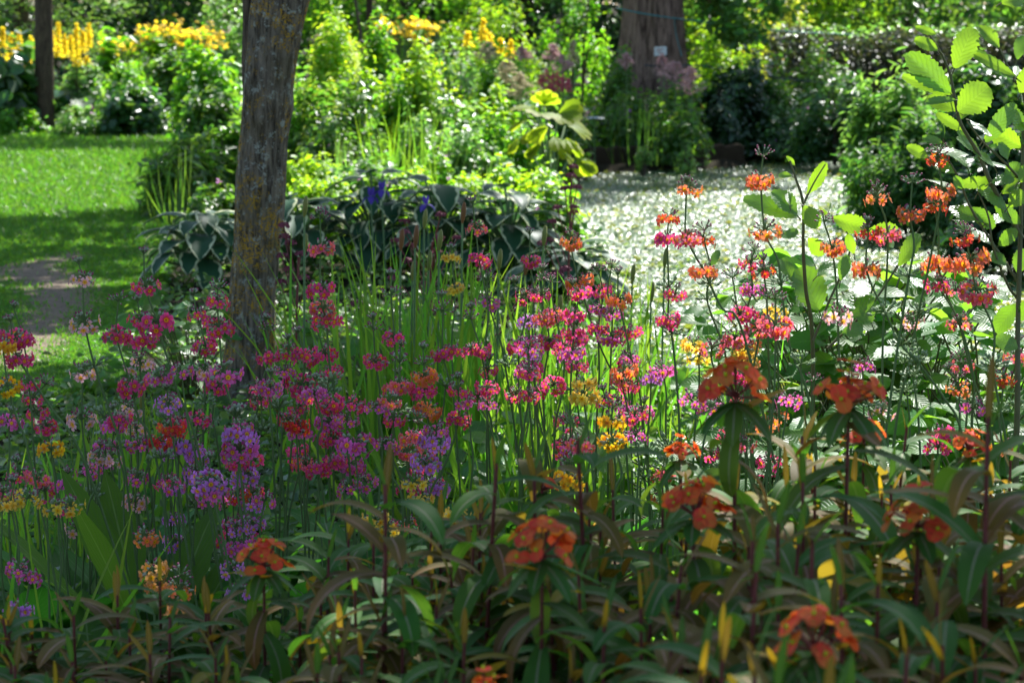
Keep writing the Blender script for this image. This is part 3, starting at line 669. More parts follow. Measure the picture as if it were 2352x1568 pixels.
shrub('leafy_perennial', 'shadowy perennial close against the lichened trunk', 'plant', 430, 580, 290, 15.4, 'leaf_mid', .09, .035, n=3000)
shrub('spurge_bush', 'lime green flowering spurge bush touching the lichened trunk', 'shrub', 560, 720, 100, 17.2, 'leaf_bright', .06, .028, n=6500, flower='lime_flower', fn=900, fs=.036, group='lime spurge bushes')
shrub('spurge_bush', 'tall lime green spurge bush in the sunniest part of the bed', 'shrub', 690, 850, 70, 16.8, 'leaf_lime', .06, .028, n=7500, flower='lime_flower', fn=1300, fs=.036, group='lime spurge bushes')
shrub('spurge_bush', 'lime spurge bush right beside the wooden stake', 'shrub', 800, 930, 85, 17.6, 'leaf_bright', .06, .028, n=6000, flower='lime_flower', fn=900, fs=.036, group='lime spurge bushes')
shrub('spurge_bush', 'lower lime spurge bush in the middle of the bed', 'shrub', 880, 1030, 125, 16.6, 'leaf_lime', .055, .028, n=6500, flower='lime_flower', fn=900, fs=.036, group='lime spurge bushes')
shrub('spurge_bush', 'dark based spurge bush leaning out towards the pond grasses', 'shrub', 660, 880, 190, 15.6, 'leaf_mid', .055, .03, n=6500, flower='lime_flower', fn=420, fs=.03, group='lime spurge bushes')
shrub('bush', 'silvery green bush below the middle yellow spires', 'shrub', 980, 1130, 105, 19.5, 'leaf_pale', .05, n=5500, flower='white_flower', fn=80, fs=.02)
shrub('bush', 'sunny green bush beneath the cream plumes', 'shrub', 1060, 1250, 160, 18.0, 'leaf_bright', .06, n=5500)
shrub('bush', 'pale bush sparkling behind the large rhubarb-like leaves', 'shrub', 930, 1120, 220, 16.2, 'leaf_pale', .06, n=4800, flower='white_flower', fn=50, fs=.02)
shrub('airy_shrub', 'airy light green small leaved shrub over the pink plumes', 'shrub', 1010, 1260, -60, 25, 'leaf_lime', .045, n=4200, clumps=60, spread=.08, z0=.2)
shrub('airy_shrub', 'thin stemmed airy shrub between plumes and redwood', 'shrub', 1230, 1420, -40, 23.5, 'leaf_bright', .045, n=3000, clumps=46, spread=.07, z0=.3)
shrub('bush', 'deep green bush against the redwood foot', 'shrub', 1370, 1480, 125, 21.2, 'leaf_mid', .05, n=4000)
shrub('bush', 'dark shaded bush on the bank above the timber edge', 'shrub', 1340, 1500, 210, 20.75, 'leaf_mid', .06, n=4000, depth=.5, flower='violet_flower', fn=40, fs=.03, fz=.3)
shrub('bush', 'shaded bank bush dotted with orange flowers', 'shrub', 1470, 1620, 195, 20.849999999999998, 'leaf_mid', .05, n=4000, depth=.5, flower='amber_flower', fn=26, fs=.04, fz=.2)
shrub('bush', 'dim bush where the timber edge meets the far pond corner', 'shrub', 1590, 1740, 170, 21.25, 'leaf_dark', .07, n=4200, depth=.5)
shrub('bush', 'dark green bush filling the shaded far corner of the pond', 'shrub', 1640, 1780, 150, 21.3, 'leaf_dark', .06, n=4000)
shrub('bush', 'yellow green airy bush behind the cord', 'shrub', 1570, 1760, 30, 24.4, 'leaf_lime', .05, n=5500, spread=.12)
shrub('bush', 'bright yellow bush glowing above the clipped hedge', 'shrub', 1690, 1900, -20, 25.4, 'leaf_yellow', .055, n=6500, spread=.12)
shrub('glossy_bush', 'glossy sparkling bush overhanging the far pond water', 'shrub', 1690, 1880, 200, 21.4, 'leaf_gloss', .055, n=6000, depth=.7, flower='pink_flower', fn=30, fs=.03, fz=.2)
shrub('glossy_bush', 'tall glossy bush between far water and clipped hedge', 'shrub', 1840, 2010, 165, 20.2, 'leaf_gloss', .06, n=6000)
shrub('bush', 'bronze tinted bush below the clipped hedge', 'shrub', 1740, 1960, 120, 22.0, 'leaf_mid', .055, n=5000, flower='amber_flower', fn=40, fs=.035)
shrub('willow_bush', 'pale willowy bush leaning over the pond bend', 'shrub', 1950, 2160, 185, 15.5, 'leaf_pale', .09, .022, n=6000, hang=.7, flower='pink_flower', fn=30, fs=.03)
shrub('ferny_bush', 'ferny bush drooping its fine sprays onto the water', 'shrub', 1970, 2230, 300, 14.2, 'fern', .07, .02, n=7500, hang=.9)
shrub('bush', 'dark bush behind the alder sapling', 'shrub', 2120, 2420, 170, 14.5, 'leaf_gloss', .07, n=7000)
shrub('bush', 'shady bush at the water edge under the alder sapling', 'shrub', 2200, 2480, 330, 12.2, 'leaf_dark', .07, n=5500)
for lab, x0, x1, top, d, lm in [('fine leaved bright mound low against the trunk side of the bed', 600, 760, 230, 15.8, 'leaf_bright'), ('yellow green mound filling the gap between lime spurges', 760, 900, 165, 17.0, 'leaf_lime'), ('bright mound under the wooden stake', 820, 990, 190, 16.4, 'leaf_bright'),
  ('pale lime mound behind the pond bank', 1020, 1200, 200, 16.8, 'leaf_lime'), ('soft green mound sloping to the big lobed leaves', 1080, 1260, 250, 15.6, 'leaf_bright'), ('light mound with small white specks above the sedges', 900, 1060, 265, 15.2, 'leaf_pale'), ('yellow green mound behind the silvery bush', 1000, 1180, 120, 20.4, 'leaf_lime'), ('sunny mound high between spurge and amber daisies', 700, 880, 60, 20.6, 'leaf_lime')]:
    shrub('mound_plant', lab, 'plant', x0, x1, top, d, lm, .042, .03, n=5600, group='mounds filling the sunny bed', flower='white_flower' if lm == 'leaf_pale' else None, fn=70, fs=.02, clumps=60, spread=.13, stems=4)
for lab, x0, x1, top, d, lm in [('bush beyond the alder on the far water side', 2480, 2800, 200, 15.5, 'leaf_mid'), ('dark bush at the far turn of the pond', 2750, 3150, 180, 17.0, 'leaf_gloss'), ('bush closing the water beyond the frame', 3050, 3500, 250, 13.0, 'leaf_mid'), ('loose bush on the near bank past the alder', 2750, 3200, 420, 7.4, 'leaf_bright')]:
    shrub('bush', lab, 'shrub', x0, x1, top, d, lm, .06, n=4200, spread=.15)
# clipped hedge
hd = thing('clipped_hedge', 'clipped purplish brown hedge with a pale frothy top', 'hedge', (px2(2010, 23.4), 23.4, 0))
n = 16000; hx = 240 * 23.4 / FPX; hz = topz(75, 23.4)
c = np.stack([rng.uniform(-hx, hx * 1.5, n), rng.normal(0, .22, n), hz * np.sqrt(rng.random(n))], 1); c[:, 2] += .05 * np.sin(c[:, 0] * 6)
mb = MB(); bulk(mb, c, np.tile([[0, -.5, .6]], (n, 1)), .05, .03, 0, .8); mb.build('foliage', M['leaf_purple'], hd)
n = 800; c = np.stack([rng.uniform(-hx, hx * 1.5, n), rng.normal(0, .2, n), hz + rng.normal(0, .05, n)], 1)
mb = MB(); bulk(mb, c, np.tile([[0, 0, 1.]], (n, 1)), .045, .03, 0, .6); mb.build('foliage', M['leaf_pale'], hd)
# cranesbill mounds over the front of the bed
for lab, x0, x1, top, d, lm in [
  ('frothy pale cranesbill mound hugging the lichened trunk', 640, 800, 345, 14.0, 'leaf_lime'), ('wide cranesbill mound behind the hosta clump', 740, 960, 385, 13.4, 'leaf_pale'),
  ('cranesbill mound flecked mauve under the tall sedge', 900, 1090, 370, 13.6, 'leaf_bright'), ('cranesbill mound spilling above the hosta end', 1040, 1230, 385, 13.0, 'leaf_lime'),
  ('cranesbill mound dipping to the pond bank', 1150, 1320, 400, 12.6, 'leaf_bright'), ('cranesbill mound under the spurge bush shade', 680, 860, 300, 15.0, 'leaf_mid'),
  ('light cranesbill mound beside the rhubarb-like leaves', 980, 1180, 310, 15.0, 'leaf_pale'), ('small cranesbill mound under the dark perennial', 430, 560, 420, 13.2, 'leaf_mid'), ('low cranesbill mound at the pond lip', 1200, 1345, 450, 11.9, 'leaf_mid')]:
    shrub('cranesbill', lab, 'plant', x0, x1, top, d, lm, .042, .036, n=4800, group='cranesbill mounds', flower='pink_flower', fn=36, fs=.022, fz=.2, stems=4, clumps=50, spread=.14)
for lab, x0, x1, top, d in [('fine bright mound where the bank meets the hostas', 650, 840, 400, 12.7), ('feathery bright mound over the tallest hosta', 820, 1010, 405, 12.5), ('feathery bright mound over the hosta end', 980, 1160, 410, 12.4), ('spreading bright mound dropping onto the water', 1120, 1335, 415, 12.3)]:
    shrub('cranesbill', lab, 'plant', x0, x1, top, d, 'leaf_lime', .036, .024, n=5200, group='cranesbill mounds', flower='pink_flower', fn=30, fs=.02, fz=.2, stems=4, clumps=60, spread=.13)
# sedge tufts
def tuft(name, label, cat, x, d, n, h, spread, mat, wid=.012, group=None, lean=.6):
    t = thing(name, label, cat, (px2(x, d), d, 0), group); mb = MB()
    for k in range(n):
        a = rng.uniform(0, 6.28); q = rng.uniform(0, 1) * spread; ln = h * rng.uniform(.6, 1.1); u = unit((math.cos(a) * lean * 1.5 * rng.random(), math.sin(a) * lean * 1.5 * rng.random(), 1))
        leaf(mb, (q * math.cos(a), q * math.sin(a), 0), u, (math.cos(a), math.sin(a), .3), ln, wid, -rng.uniform(.1, 1.1) * -1, .1, 6, lambda t_: (1 - t_) ** .6 + .02, 0, 2)
    mb.build('blades', M[mat], t); return t
for lab, x, d, n, h, sp, lm, ln in [('upright bright sedge tuft behind the hosta leaves', 960, 13.2, 70, .75, .12, 'iris_leaf', .5), ('arching pale sedge tuft in the bed', 780, 13.6, 70, .6, .15, 'leaf_pale', 1.), ('leaning sedge tuft beneath the cream plumes', 900, 14.2, 60, .8, .12, 'leaf_bright', .8),
  ('lax sedge tuft by the pond lip', 1130, 12.6, 50, .5, .12, 'leaf_pale', 1.), ('dark sedge tuft reaching onto the lawn', 400, 14.0, 40, .6, .12, 'leaf_mid', 1.1), ('reedy tuft on the shaded bank', 1480, 20.0, 60, .6, .4, 'fern', .5)]:
    tuft('sedge_tuft', lab, 'grass', x, d, n, h, sp, lm, .009, 'sedge tufts in the bed', ln)
# plumes
def plume(label, x, top, bot, d, mat, wid=.09, group='plumes in the bed', dens=34):
    t = thing('astilbe', label, 'flower', (px2(x, d), d, 0), group); h, z1 = topz(top, d), topz(bot, d)
    mb = MB(); limb(mb, [(0, 0, 0), (.01, 0, z1), (.02, 0, h)], .006, .002, 3, 5); mb.build('stalk', M['stem_green'], t)
    mb = MB()
    for k in range(26):
        f = k / 26; z = z1 + (h - z1) * f; a = rng.uniform(0, 6.28); ln = wid * (1 - f) ** .8 + .01; m_ = dens
        s_ = rng.random(m_); c = np.stack([np.cos(a) * ln * s_, np.sin(a) * ln * s_, z + ln * s_ * .5 - .02 * s_ ** 2], 1) + rng.normal(size=(m_, 3)) * .007
        bulk(mb, c, np.tile([[0, -.3, 1.]], (m_, 1)), .016, .011, 0, 1.)
    mb.build('plume', M[mat], t)
    c, nr = envelope(420, .22, .22, z1 * .8, 0, 10, .25, .3); mb = MB(); bulk(mb, c, nr, .06, .035); mb.build('foliage', M['leaf_mid'], t)
for a in [('dusky pink plume beside the last yellow spire', 1198, 105, 140, 20, 'pink_plume', .10), ('dusky pink plume standing behind the red tuft', 1268, 100, 138, 20.4, 'pink_plume', .09), ('pink plume over the red tuft', 1290, 125, 165, 20, 'pink_plume', .12), ('slender tall cream plume above the red tuft', 1315, 92, 150, 20.2, 'cream_plume', .07),
          ('faded pink plume in front of the redwood bark', 1436, 120, 158, 20.5, 'pink_plume', .10), ('large pale pink plume under the white label plate', 1548, 140, 185, 20, 'pink_plume', .16), ('large dusky plume beneath the redwood cord', 1585, 150, 215, 19.9, 'pink_plume', .14), ('pink plume low at the redwood foot', 1520, 125, 170, 20.6, 'pink_plume', .10),
          ('cream goat beard plume arching over the bed', 1165, 135, 190, 17.2, 'cream_plume', .12), ('cream goat beard plume behind the rhubarb-like leaves', 1195, 165, 225, 17, 'cream_plume', .14), ('short cream plume next to the silvery bush', 1120, 95, 140, 18.4, 'cream_plume', .12),
          ('pale plume high against the lichened trunk', 748, 60, 110, 19, 'cream_plume', .10)]: plume(*a)
for k, (x, tp) in enumerate([(1243, 168), (1256, 158), (1268, 165), (1280, 160), (1292, 172), (1304, 178)]):
    plume('crimson plume ' + ['at the outer edge of the red tuft', 'second along in the red tuft', 'in the heart of the red tuft', 'tallest side of the red tuft', 'beside a pink plume in the red tuft', 'shortest of the red tuft'][k], x, tp, 208, 19.2, 'red_plume', .035, 'crimson plumes of the red tuft', 9)
for lab, x, y in [('flat white flower head over the shaded bank', 1330, 255), ('flat white flower head lower on the bank', 1366, 275)]:
    p = P(x, y, 19.6); t = thing('umbel', lab, 'flower', (p.x, p.y, 0), 'white umbels on the bank'); mb = MB(); limb(mb, [(0, 0, 0), (0, 0, p.z)], .006, .004, 3, 5); mb.build('stalk', M['stem_green'], t)
    n = 160; a = rng.uniform(0, 6.28, n); r = .075 * np.sqrt(rng.random(n)); mb = MB(); bulk(mb, np.stack([r * np.cos(a), r * np.sin(a), p.z + .02 - r * r * 2], 1), np.tile([[0, -.2, 1.]], (n, 1)), .018, .016, 0, .3); mb.build('flower', M['white_flower'], t)
# rodgersia: large yellow green lobed leaves over the pond
rg = thing('rodgersia', 'large rhubarb-like plant with lobed yellow green leaves over the pond bank', 'plant', (px2(1265, 14.4), 14.4, 0)); o = Vector(rg.location)
M['rodgersia'] = leafmat('rodgersia', (.13, .22, .02), (.44, .60, .02), .55, .55, .2, rib=(.3, .33, .1), vein=7, var=.35, tip=(.26, .24, .04))
for (x, y, s_, dx, dz) in [(1240, 262, .26, .3, .2), (1285, 262, .30, .9, .25), (1305, 290, .30, 1., .0), (1255, 292, .26, -.5, -.1), (1220, 250, .24, -.8, .3), (1275, 315, .26, .7, -.3), (1300, 320, .28, 1., -.2), (1290, 345, .26, .8, -.4), (1315, 365, .26, 1., -.3), (1265, 345, .22, -.3, -.4), (1225, 300, .22, -.7, -.3), (1205, 280, .22, -1., 0), (1250, 240, .22, .1, .5), (1330, 372, .22, 1., -.4), (1190, 320, .2, -.7, -.4), (1240, 330, .22, -.4, -.5), (1300, 395, .2, .6, -.6)]:
    p = P(x, y, 14.4 + rng.uniform(-.35, .35)) - o; mb = MB(); u = unit((dx, -.5 + rng.normal() * .4, dz)); nz = Vector((rng.normal() * .5, rng.normal() * .5 - .1, .9))
    tube(mb, smooth_path([(0, 0, 0), (p.x * .4, p.y * .4, p.z * .7), p - u * .02], 4), .007, 5, 1)
    for a in (-1.0, -.5, 0, .5, 1.0):
        nrm = nz; q = unit(Matrix.Rotation(a, 3, nrm) @ u)
        leaf(mb, p, q, nrm, s_ * (.6 - .1 * abs(a)), s_ * .29, .7, .08, 6, lambda t_: (math.sin(math.pi * min(1, t_ ** 1.5 * .9 + .05))) ** .7, 0, 3, .10)
    mb.build('leaf', [M['rodgersia'], M['stem_green']], rg)
# timber edge of the pond, wooden stake, sapling
def beam(o_name, label, cat, p0, p1, hgt, th, mat):
    p0, p1 = Vector(p0), Vector(p1); u = unit(p1 - p0); s_ = Vector((-u.y, u.x, 0)) * th; mb = MB(); n = 14; vs = []
    for i in range(n + 1):
        p = p0.lerp(p1, i / n); z = hgt + .012 * math.sin(i * 2.1)
        for a, b in ((0, 0), (0, z - .012), (.012 / th, z), (1 - .012 / th, z), (1, z - .012), (1, 0)): vs.append(tuple(p + s_ * a + Vector((0, 0, b))))
    f = [(i * 6 + k, i * 6 + k + 1, (i + 1) * 6 + k + 1, (i + 1) * 6 + k) for i in range(n) for k in range(5)] + [(0, 1, 2, 3), (0, 3, 4, 5)] + [(n * 6 + 3, n * 6 + 2, n * 6 + 1, n * 6), (n * 6 + 5, n * 6 + 4, n * 6 + 3, n * 6)]
    for ff in f: mb.add(np.array(vs)[list(ff)], [(0, 1, 2, 3)])
    return tag(mb.build(o_name, mat, smooth=False), label, cat)
M['timber'] = plain('timber', (.07, .05, .03), .9, spec=.1, col2=(.03, .02, .012), sc=9, bump=.5)
a, b = G(1325, 398, WZ), G(1520, 392, WZ); beam('timber_edge', 'long weathered timber board edging the far pond bank', 'board', (a.x, a.y + .1, -.3), (b.x, b.y + .1, -.3), .43, .06, M['timber'])
a, b = G(1524, 391, WZ), G(1712, 386, WZ); beam('timber_edge', 'darker timber board continuing into the shaded pond corner', 'board', (a.x, a.y + .1, -.3), (b.x, b.y + .1, -.3), .425, .06, M['timber'])
st = thing('wooden_stake', 'round wooden stake supporting a sapling behind the lime spurge', 'stake', (px2(851, 19.5), 19.5, 0))
mb = MB(); tube(mb, [(0, 0, -.1), (0, 0, 1.0), (.005, 0, 1.9), (.005, 0, 1.91)], [.026, .026, .026, .005], 12); mb.build('post', M['timber'], st)
mb = MB(); tube(mb, [(0, 0, .985), (0, 0, 1.02)], .031, 12); tube(mb, smooth_path([(-.02, 0, 1.0), (-.07, 0, 1.02), (-.11, 0, .99)], 3), .008, 6); mb.build('strap', plain('strap', (.01, .01, .012), .6), st)
sp_ = thing('sapling', 'thin leaning sapling tied to the wooden stake', 'tree', (px2(838, 19.6), 19.6, 0))
mb = MB(); limb(mb, [(.05, 0, 0), (-.02, 0, 1.0), (-.06, 0, 1.3), (-.12, 0, 1.9), (-.1, 0, 2.8)], .016, .008, 4, 8); mb.build('trunk', M['twig'], sp_)
c, nr = envelope(1500, .7, .7, .7, 0, 40, .12, .4, -1); mb = MB(); bulk(mb, c + np.array([-.1, 0, 2.6]), nr, .06, .04); mb.build('crown', M['leaf_bright'], sp_)
for k, (x, d, lab) in enumerate([(1478, 19.0, 'pale willow shoots standing in the water by the timber edge'), (1578, 18.9, 'twiggy willow shoots in the water at the dark end of the board')]):
    shrub('willow_shoot', lab, 'plant', x - 22, x + 22, 328, d, 'leaf_pale', .06, .014, n=260, depth=.12, stems=9, clumps=14)

# ---------------------------------------------------------------- hostas
def hosta(label, x, yb, rpx, n, ztop, seed, lit=False):
    b = G(x, yb); t = thing('hosta', label, 'plant', b, 'variegated hosta clumps'); r_ = rpx * b.y / FPX
    n = int(n * 1.5)
    for k in range(n):
        f = (k + .5) / n; a = k * 2.39996 + seed; q = math.sqrt(f) * r_ * .8; z = ztop * (1 - .65 * f) * rng.uniform(.85, 1.1)
        u = Vector((math.cos(a), math.sin(a), 0)); p = u * q + Vector((0, 0, z)); mb = MB()
        tube(mb, smooth_path([(0, 0, 0), tuple(u * q * .4 + Vector((0, 0, z * .7))), tuple(p)], 4), .006, 5, 1)
        el = rng.uniform(-.15, .55) - f * .3; L_ = rng.uniform(.15, .23)
        leaf(mb, p, (u.x * math.cos(el), u.y * math.cos(el), math.sin(el)), (-u.x * .3 * math.sin(el), -u.y * .3, 1), L_, L_ * .62, .9, .16, 8, lambda t_: (math.sin(math.pi * min(1, (t_ * .93 + .07) ** .75))) ** .75, 0, 7, 0, .02)
        mb.build('leaf', [M['hosta'], M['stem_green']], t)
hosta('cream edged hosta clump spilling onto the grass beside the trunk', 470, 660, 120, 26, .38, .2)
hosta('cream edged hosta clump behind the lichened trunk', 680, 640, 130, 26, .41, 1.1)
hosta('tall cream edged hosta clump with blue irises above it', 860, 630, 130, 30, .48, 2.0)
hosta('dark cream edged hosta clump in the middle of the row', 1010, 640, 130, 30, .48, .7)
hosta('cream edged hosta clump nearest the pond reflections', 1170, 650, 120, 30, .43, 1.7)
hosta('low cream edged hosta clump drooping to the water', 1300, 700, 110, 26, .28, 2.9)
for lab, x, y in [('blue violet iris flower over the tallest hosta', 851, 452), ('blue violet iris flower raised beside its twin', 876, 437), ('blue violet iris flower standing over dark hosta leaves', 980, 470)]:
    p = P(x, y, 11.2); t = thing('blue_iris', lab, 'flower', (p.x, p.y, 0), 'blue irises over the hostas'); mb = MB(); limb(mb, [(.02, 0, 0), (0, 0, p.z)], .004, .003, 4, 5); mb.build('stalk', M['stem_green'], t)
    mb = MB()
    for k in range(3):
        a = k * 2.09 + x; u = (math.cos(a), math.sin(a), .3); leaf(mb, (0, 0, p.z), u, (0, 0, 1), .06, .032, 1.7, .1, 5, None, 0, 3); leaf(mb, (0, 0, p.z), (math.cos(a + 1) * .4, math.sin(a + 1) * .4, 1), u, .05, .022, .2, .1, 4, None, 0, 3)
    mb.build('flower', M['iris_blue'], t)
# dark red astrantia sprays
for lab, pts_, d in [('dark red astrantia spray between trunk and hosta', [(655, 545), (668, 560), (648, 590), (690, 585), (663, 620), (700, 640), (646, 650), (652, 520)], 7.4), ('dark red astrantia spray over the middle hosta', [(928, 510), (930, 535), (908, 555), (942, 565), (1012, 495), (1050, 548), (1006, 580), (935, 600), (1010, 548), (1005, 552)], 8.2), ('tall dark red spray at the pond lip', [(1318, 385), (1312, 405), (1325, 432), (1298, 435), (1318, 478), (1280, 478), (1318, 490), (1268, 510), (1245, 560), (1262, 552)], 9.0), ('dark red astrantia spray among the iris blades', [(975, 655), (905, 640), (988, 680), (815, 700), (840, 715), (1300, 620), (1280, 630)], 7.2)]:
    ps = [P(x, y, d + rng.uniform(-.1, .1)) for x, y in pts_]; b = Vector((np.mean([p.x for p in ps]) + .02, d, 0)); t = thing('astrantia', lab, 'flower', b, 'dark red astrantia sprays')
    mb, mf = MB(), MB(); zt = max(p.z for p in ps); tube(mb, smooth_path([(0, 0, 0), (.0, 0, zt * .5), (.01, 0, zt * .85)], 3), .004, 5)
    for p in ps:
        q = p - b; tube(mb, smooth_path([(q.x * .15, 0, max(.1, q.z - .10 - abs(q.x) * .7)), (q.x * .7, q.y * .6, q.z - .05), q], 3), .0022, 4)
        n = 46; v = rand_unit(n); v[:, 2] = np.abs(v[:, 2]) * .6; bulk(mf, np.array(q) + v * .018, v, .013, .008, 0, .4)
    mb.build('stalk', M['spurge_stem'], t); mf.build('blossom', M['astrantia'], t)

# ---------------------------------------------------------------- flag iris blades and seed pods
def iris(label, x, d, n, h, spr, lean=.25, pods=0):
    t = thing('flag_iris', label, 'plant', (px2(x, d), d, 0), 'sword leaved iris clumps'); mb = MB()
    for k in range(n):
        q = Vector((rng.normal() * spr, rng.normal() * spr * .7, 0)); ln = h * rng.uniform(.6, 1.12); u = unit((rng.normal() * lean, rng.normal() * lean * .6, 1)); a = rng.uniform(0, 6.28)
        leaf(mb, q, u, (math.cos(a), math.sin(a), .1), ln, rng.uniform(.012, .020), rng.choice([.1, .2, .35, .9, 1.6], p=[.35, .3, .2, .1, .05]), .12, 7, lambda t_: (1 - t_ ** 2.2) * .95 + .02, 0, 3)
    mb.build('blades', M['iris_leaf'], t)
    for k in range(pods):
        q = Vector((rng.normal() * spr, rng.normal() * spr * .5, 0)); z = h * rng.uniform(.8, 1.1); mb = MB(); tube(mb, [q, q + Vector((.01, 0, z))], .003, 5); mb.build('pod_stalk', M['stem_green'], t)
        pd = MB(); blob(pd, q + Vector((.01, 0, z)), (.1, 0, 1), .008, .06); pd.build('seed_pod', M['pod_brown' if rng.random() < .15 else 'pod'], t)
for lab, x, d, n, h, sp, pods in [
  ('shaded iris clump with seed pods before the hostas', 840, 6.8, 60, .68, .13, 4), ('dense iris clump with upright pods under the dark hosta', 930, 6.5, 60, .70, .13, 5),
  ('iris clump among astrantia stems', 1030, 6.9, 56, .66, .13, 2), ('sunlit iris clump with the brightest sword leaves', 1180, 6.3, 60, .66, .12, 1), ('sunlit iris clump at the water edge', 1270, 6.7, 56, .62, .12, 1),
  ('bright iris clump before the hosta droop', 1360, 6.6, 50, .52, .12, 1), ('iris clump standing at the pond margin with brown pods', 1455, 6.9, 34, .55, .08, 3), ('low iris clump beneath pale yellow primroses', 1240, 5.5, 46, .42, .12, 0),
  ('iris blades below the magenta mass', 1060, 5.6, 50, .42, .13, 0), ('single stiff iris fan in front of the pond', 1668, 5.6, 9, .70, .03, 0), ('iris fan in the grass beside the path', 330, 5.9, 22, .40, .12, 1), ('thin dark iris blades in the shady grass', 150, 5.7, 20, .38, .14, 1),
  ('stray iris blades at the lower frame edge', 60, 4.2, 14, .50, .08, 0), ('small iris fan under coral primroses', 1750, 5.8, 26, .42, .10, 0), ('iris blades behind the golden primrose', 1490, 5.6, 40, .42, .12, 0)]:
    iris(lab, x, d, n, h, sp, .22, pods)

# ---------------------------------------------------------------- candelabra primroses
def flower_shape():
    """one flat five-petalled primrose: local disc, radius 1"""
    na = 30; v = [(0, 0, -.05)]; uv = [(0, .5)]
    for ring, (rf, z) in enumerate(((.26, .0), (.62, .05), (1., .02))):
        for j in range(na):
            th = 2 * math.pi * j / na; ph = (th * 5 / (2 * math.pi)) % 1; pw = abs(ph - .5) * 2
            edge = 1 - .62 * pw ** 3.2 - .14 * max(0, 1 - pw * 4.5)
            r = rf * (edge if ring == 2 else (1 - .38 * pw ** 3 if ring == 1 else 1)); v.append((r * math.cos(th), r * math.sin(th), z + (.08 * (1 - pw) if ring else 0))); uv.append((rf, ph))
    f3 = [(0, 1 + j, 1 + (j + 1) % na) for j in range(na)]
    f4 = [(1 + k * na + j, 1 + (k + 1) * na + j, 1 + (k + 1) * na + (j + 1) % na, 1 + k * na + (j + 1) % na) for k in range(2) for j in range(na)]
    return np.array(v), np.array(f3), np.array(f4), np.array(uv)
FV, F3, F4, FUV = flower_shape()
def put_flower(mb, c, ax, r, spin):
    ax = unit(ax); a = unit(ax.orthogonal()); b = ax.cross(a); ca, sa = math.cos(spin), math.sin(spin)
    A = np.array([list(a * ca + b * sa), list(b * ca - a * sa), list(ax)]); warp = FV.copy(); warp[:, 2] += .12 * rng.normal() * warp[:, 0] + .16 * (np.hypot(warp[:, 0], warp[:, 1]) ** 2) * rng.uniform(-.6, 1.2)
    v = warp * r @ A + np.array(list(c)); n0 = mb.n; mb.add(v, F3, FUV); mb.f.append(F4 + n0); mb.m.append(np.zeros(len(F4), int))

def whorl_meshes(kind, seed):
    """returns (petal mesh builder or None, pedicel builder). full radius about 34 mm"""
    r_ = random.Random(seed); pt, pd = MB(), MB()
    def ped(e, r=.0011, bend=.006):
        e = Vector(e); tube(pd, smooth_path([(0, 0, 0), tuple(e * .55 + Vector((0, 0, bend))), tuple(e)], 3), r, 4, 0)
    if kind in ('full', 'open'):
        n = 12 if kind == 'full' else 6; off = r_.random() * 6
        for k in range(n):
            a = off + k * 2.39996 + r_.uniform(-.2, .2) if kind == 'full' else off + k * 6.28 / n + r_.uniform(-.3, .3)
            el = r_.uniform(-.38, .30) if kind == 'full' else r_.uniform(-.35, .15); q = r_.uniform(.023, .031); u = Vector((math.cos(a) * math.cos(el), math.sin(a) * math.cos(el), math.sin(el)))
            e = u * q; ped(e * .62); blob(pd, e * .55, u, .0028, q * .42, 1)
            put_flower(pt, e, unit(u + Vector((r_.uniform(-.25, .25), r_.uniform(-.25, .25), r_.uniform(-.25, .2)))), r_.uniform(.0112, .0138), r_.random() * 6)
        for k in range(5 if kind == 'full' else 9):
            a = r_.random() * 6.28; el = r_.uniform(.5, 1.2); u = Vector((math.cos(a) * math.cos(el), math.sin(a) * math.cos(el), math.sin(el))); q = r_.uniform(.014, .022); ped(u * q); blob(pd, u * q, u, .0026, .007, 1); blob(pd, u * (q + .005), u, .0022, .006, 2)
    elif kind == 'bud':
        for k in range(17):
            a = k * 2.4; el = r_.uniform(.75, 1.45); u = Vector((math.cos(a) * math.cos(el), math.sin(a) * math.cos(el), math.sin(el))); q = r_.uniform(.010, .017); ped(u * q, .001, 0); blob(pd, u * q, u, .0024, .0075, 1)
            if r_.random() < .6: blob(pd, u * (q + .0055), u, .0020, .005, 2)
    elif kind == 'budstar':
        for k in range(15):
            a = k * 2.4; el = r_.uniform(.0, 1.2); u = Vector((math.cos(a) * math.cos(el), math.sin(a) * math.cos(el), math.sin(el))); q = r_.uniform(.016, .026); ped(u * q, .001, .002); blob(pd, u * q, u, .0022, .007, 1); blob(pd, u * (q + .0055), u, .0024, .0065, 2)
    elif kind == 'seed':
        for k in range(15):
            a = k * 2.4; el = r_.uniform(-.1, 1.0); u = Vector((math.cos(a) * math.cos(el), math.sin(a) * math.cos(el), math.sin(el))); q = r_.uniform(.018, .028); ped(u * q, .0011, .003); v = unit(u + Vector((0, 0, .5))); blob(pd, u * q, v, .0034, .011, 1)
            if r_.random() < .5: tube(pd, [u * q + v * .010, u * q + v * .016], .0007, 3, 0)
    return pt, pd
PROTO = {}
PEDM = [M['mealy'], M['calyx'], M['bud_dark']]
for kind in ('bud', 'budstar', 'seed'):
    PROTO[kind] = [whorl_meshes(kind, s_)[1].mesh(kind, [M['mealy'], M['seed_calyx' if kind == 'seed' else 'calyx'], M['bud_dark']]) for s_ in (1, 2, 3)]
for col in PET:
    for kind in ('full', 'open'):
        lst = []
        for s_ in (11, 12, 13):
            pt, pd = whorl_meshes(kind, s_ + ord(col)); lst.append((pt.mesh('flower_whorl', PET[col]), pd.mesh('pedicels', PEDM)))
        PROTO[kind + col] = lst
ROS = []
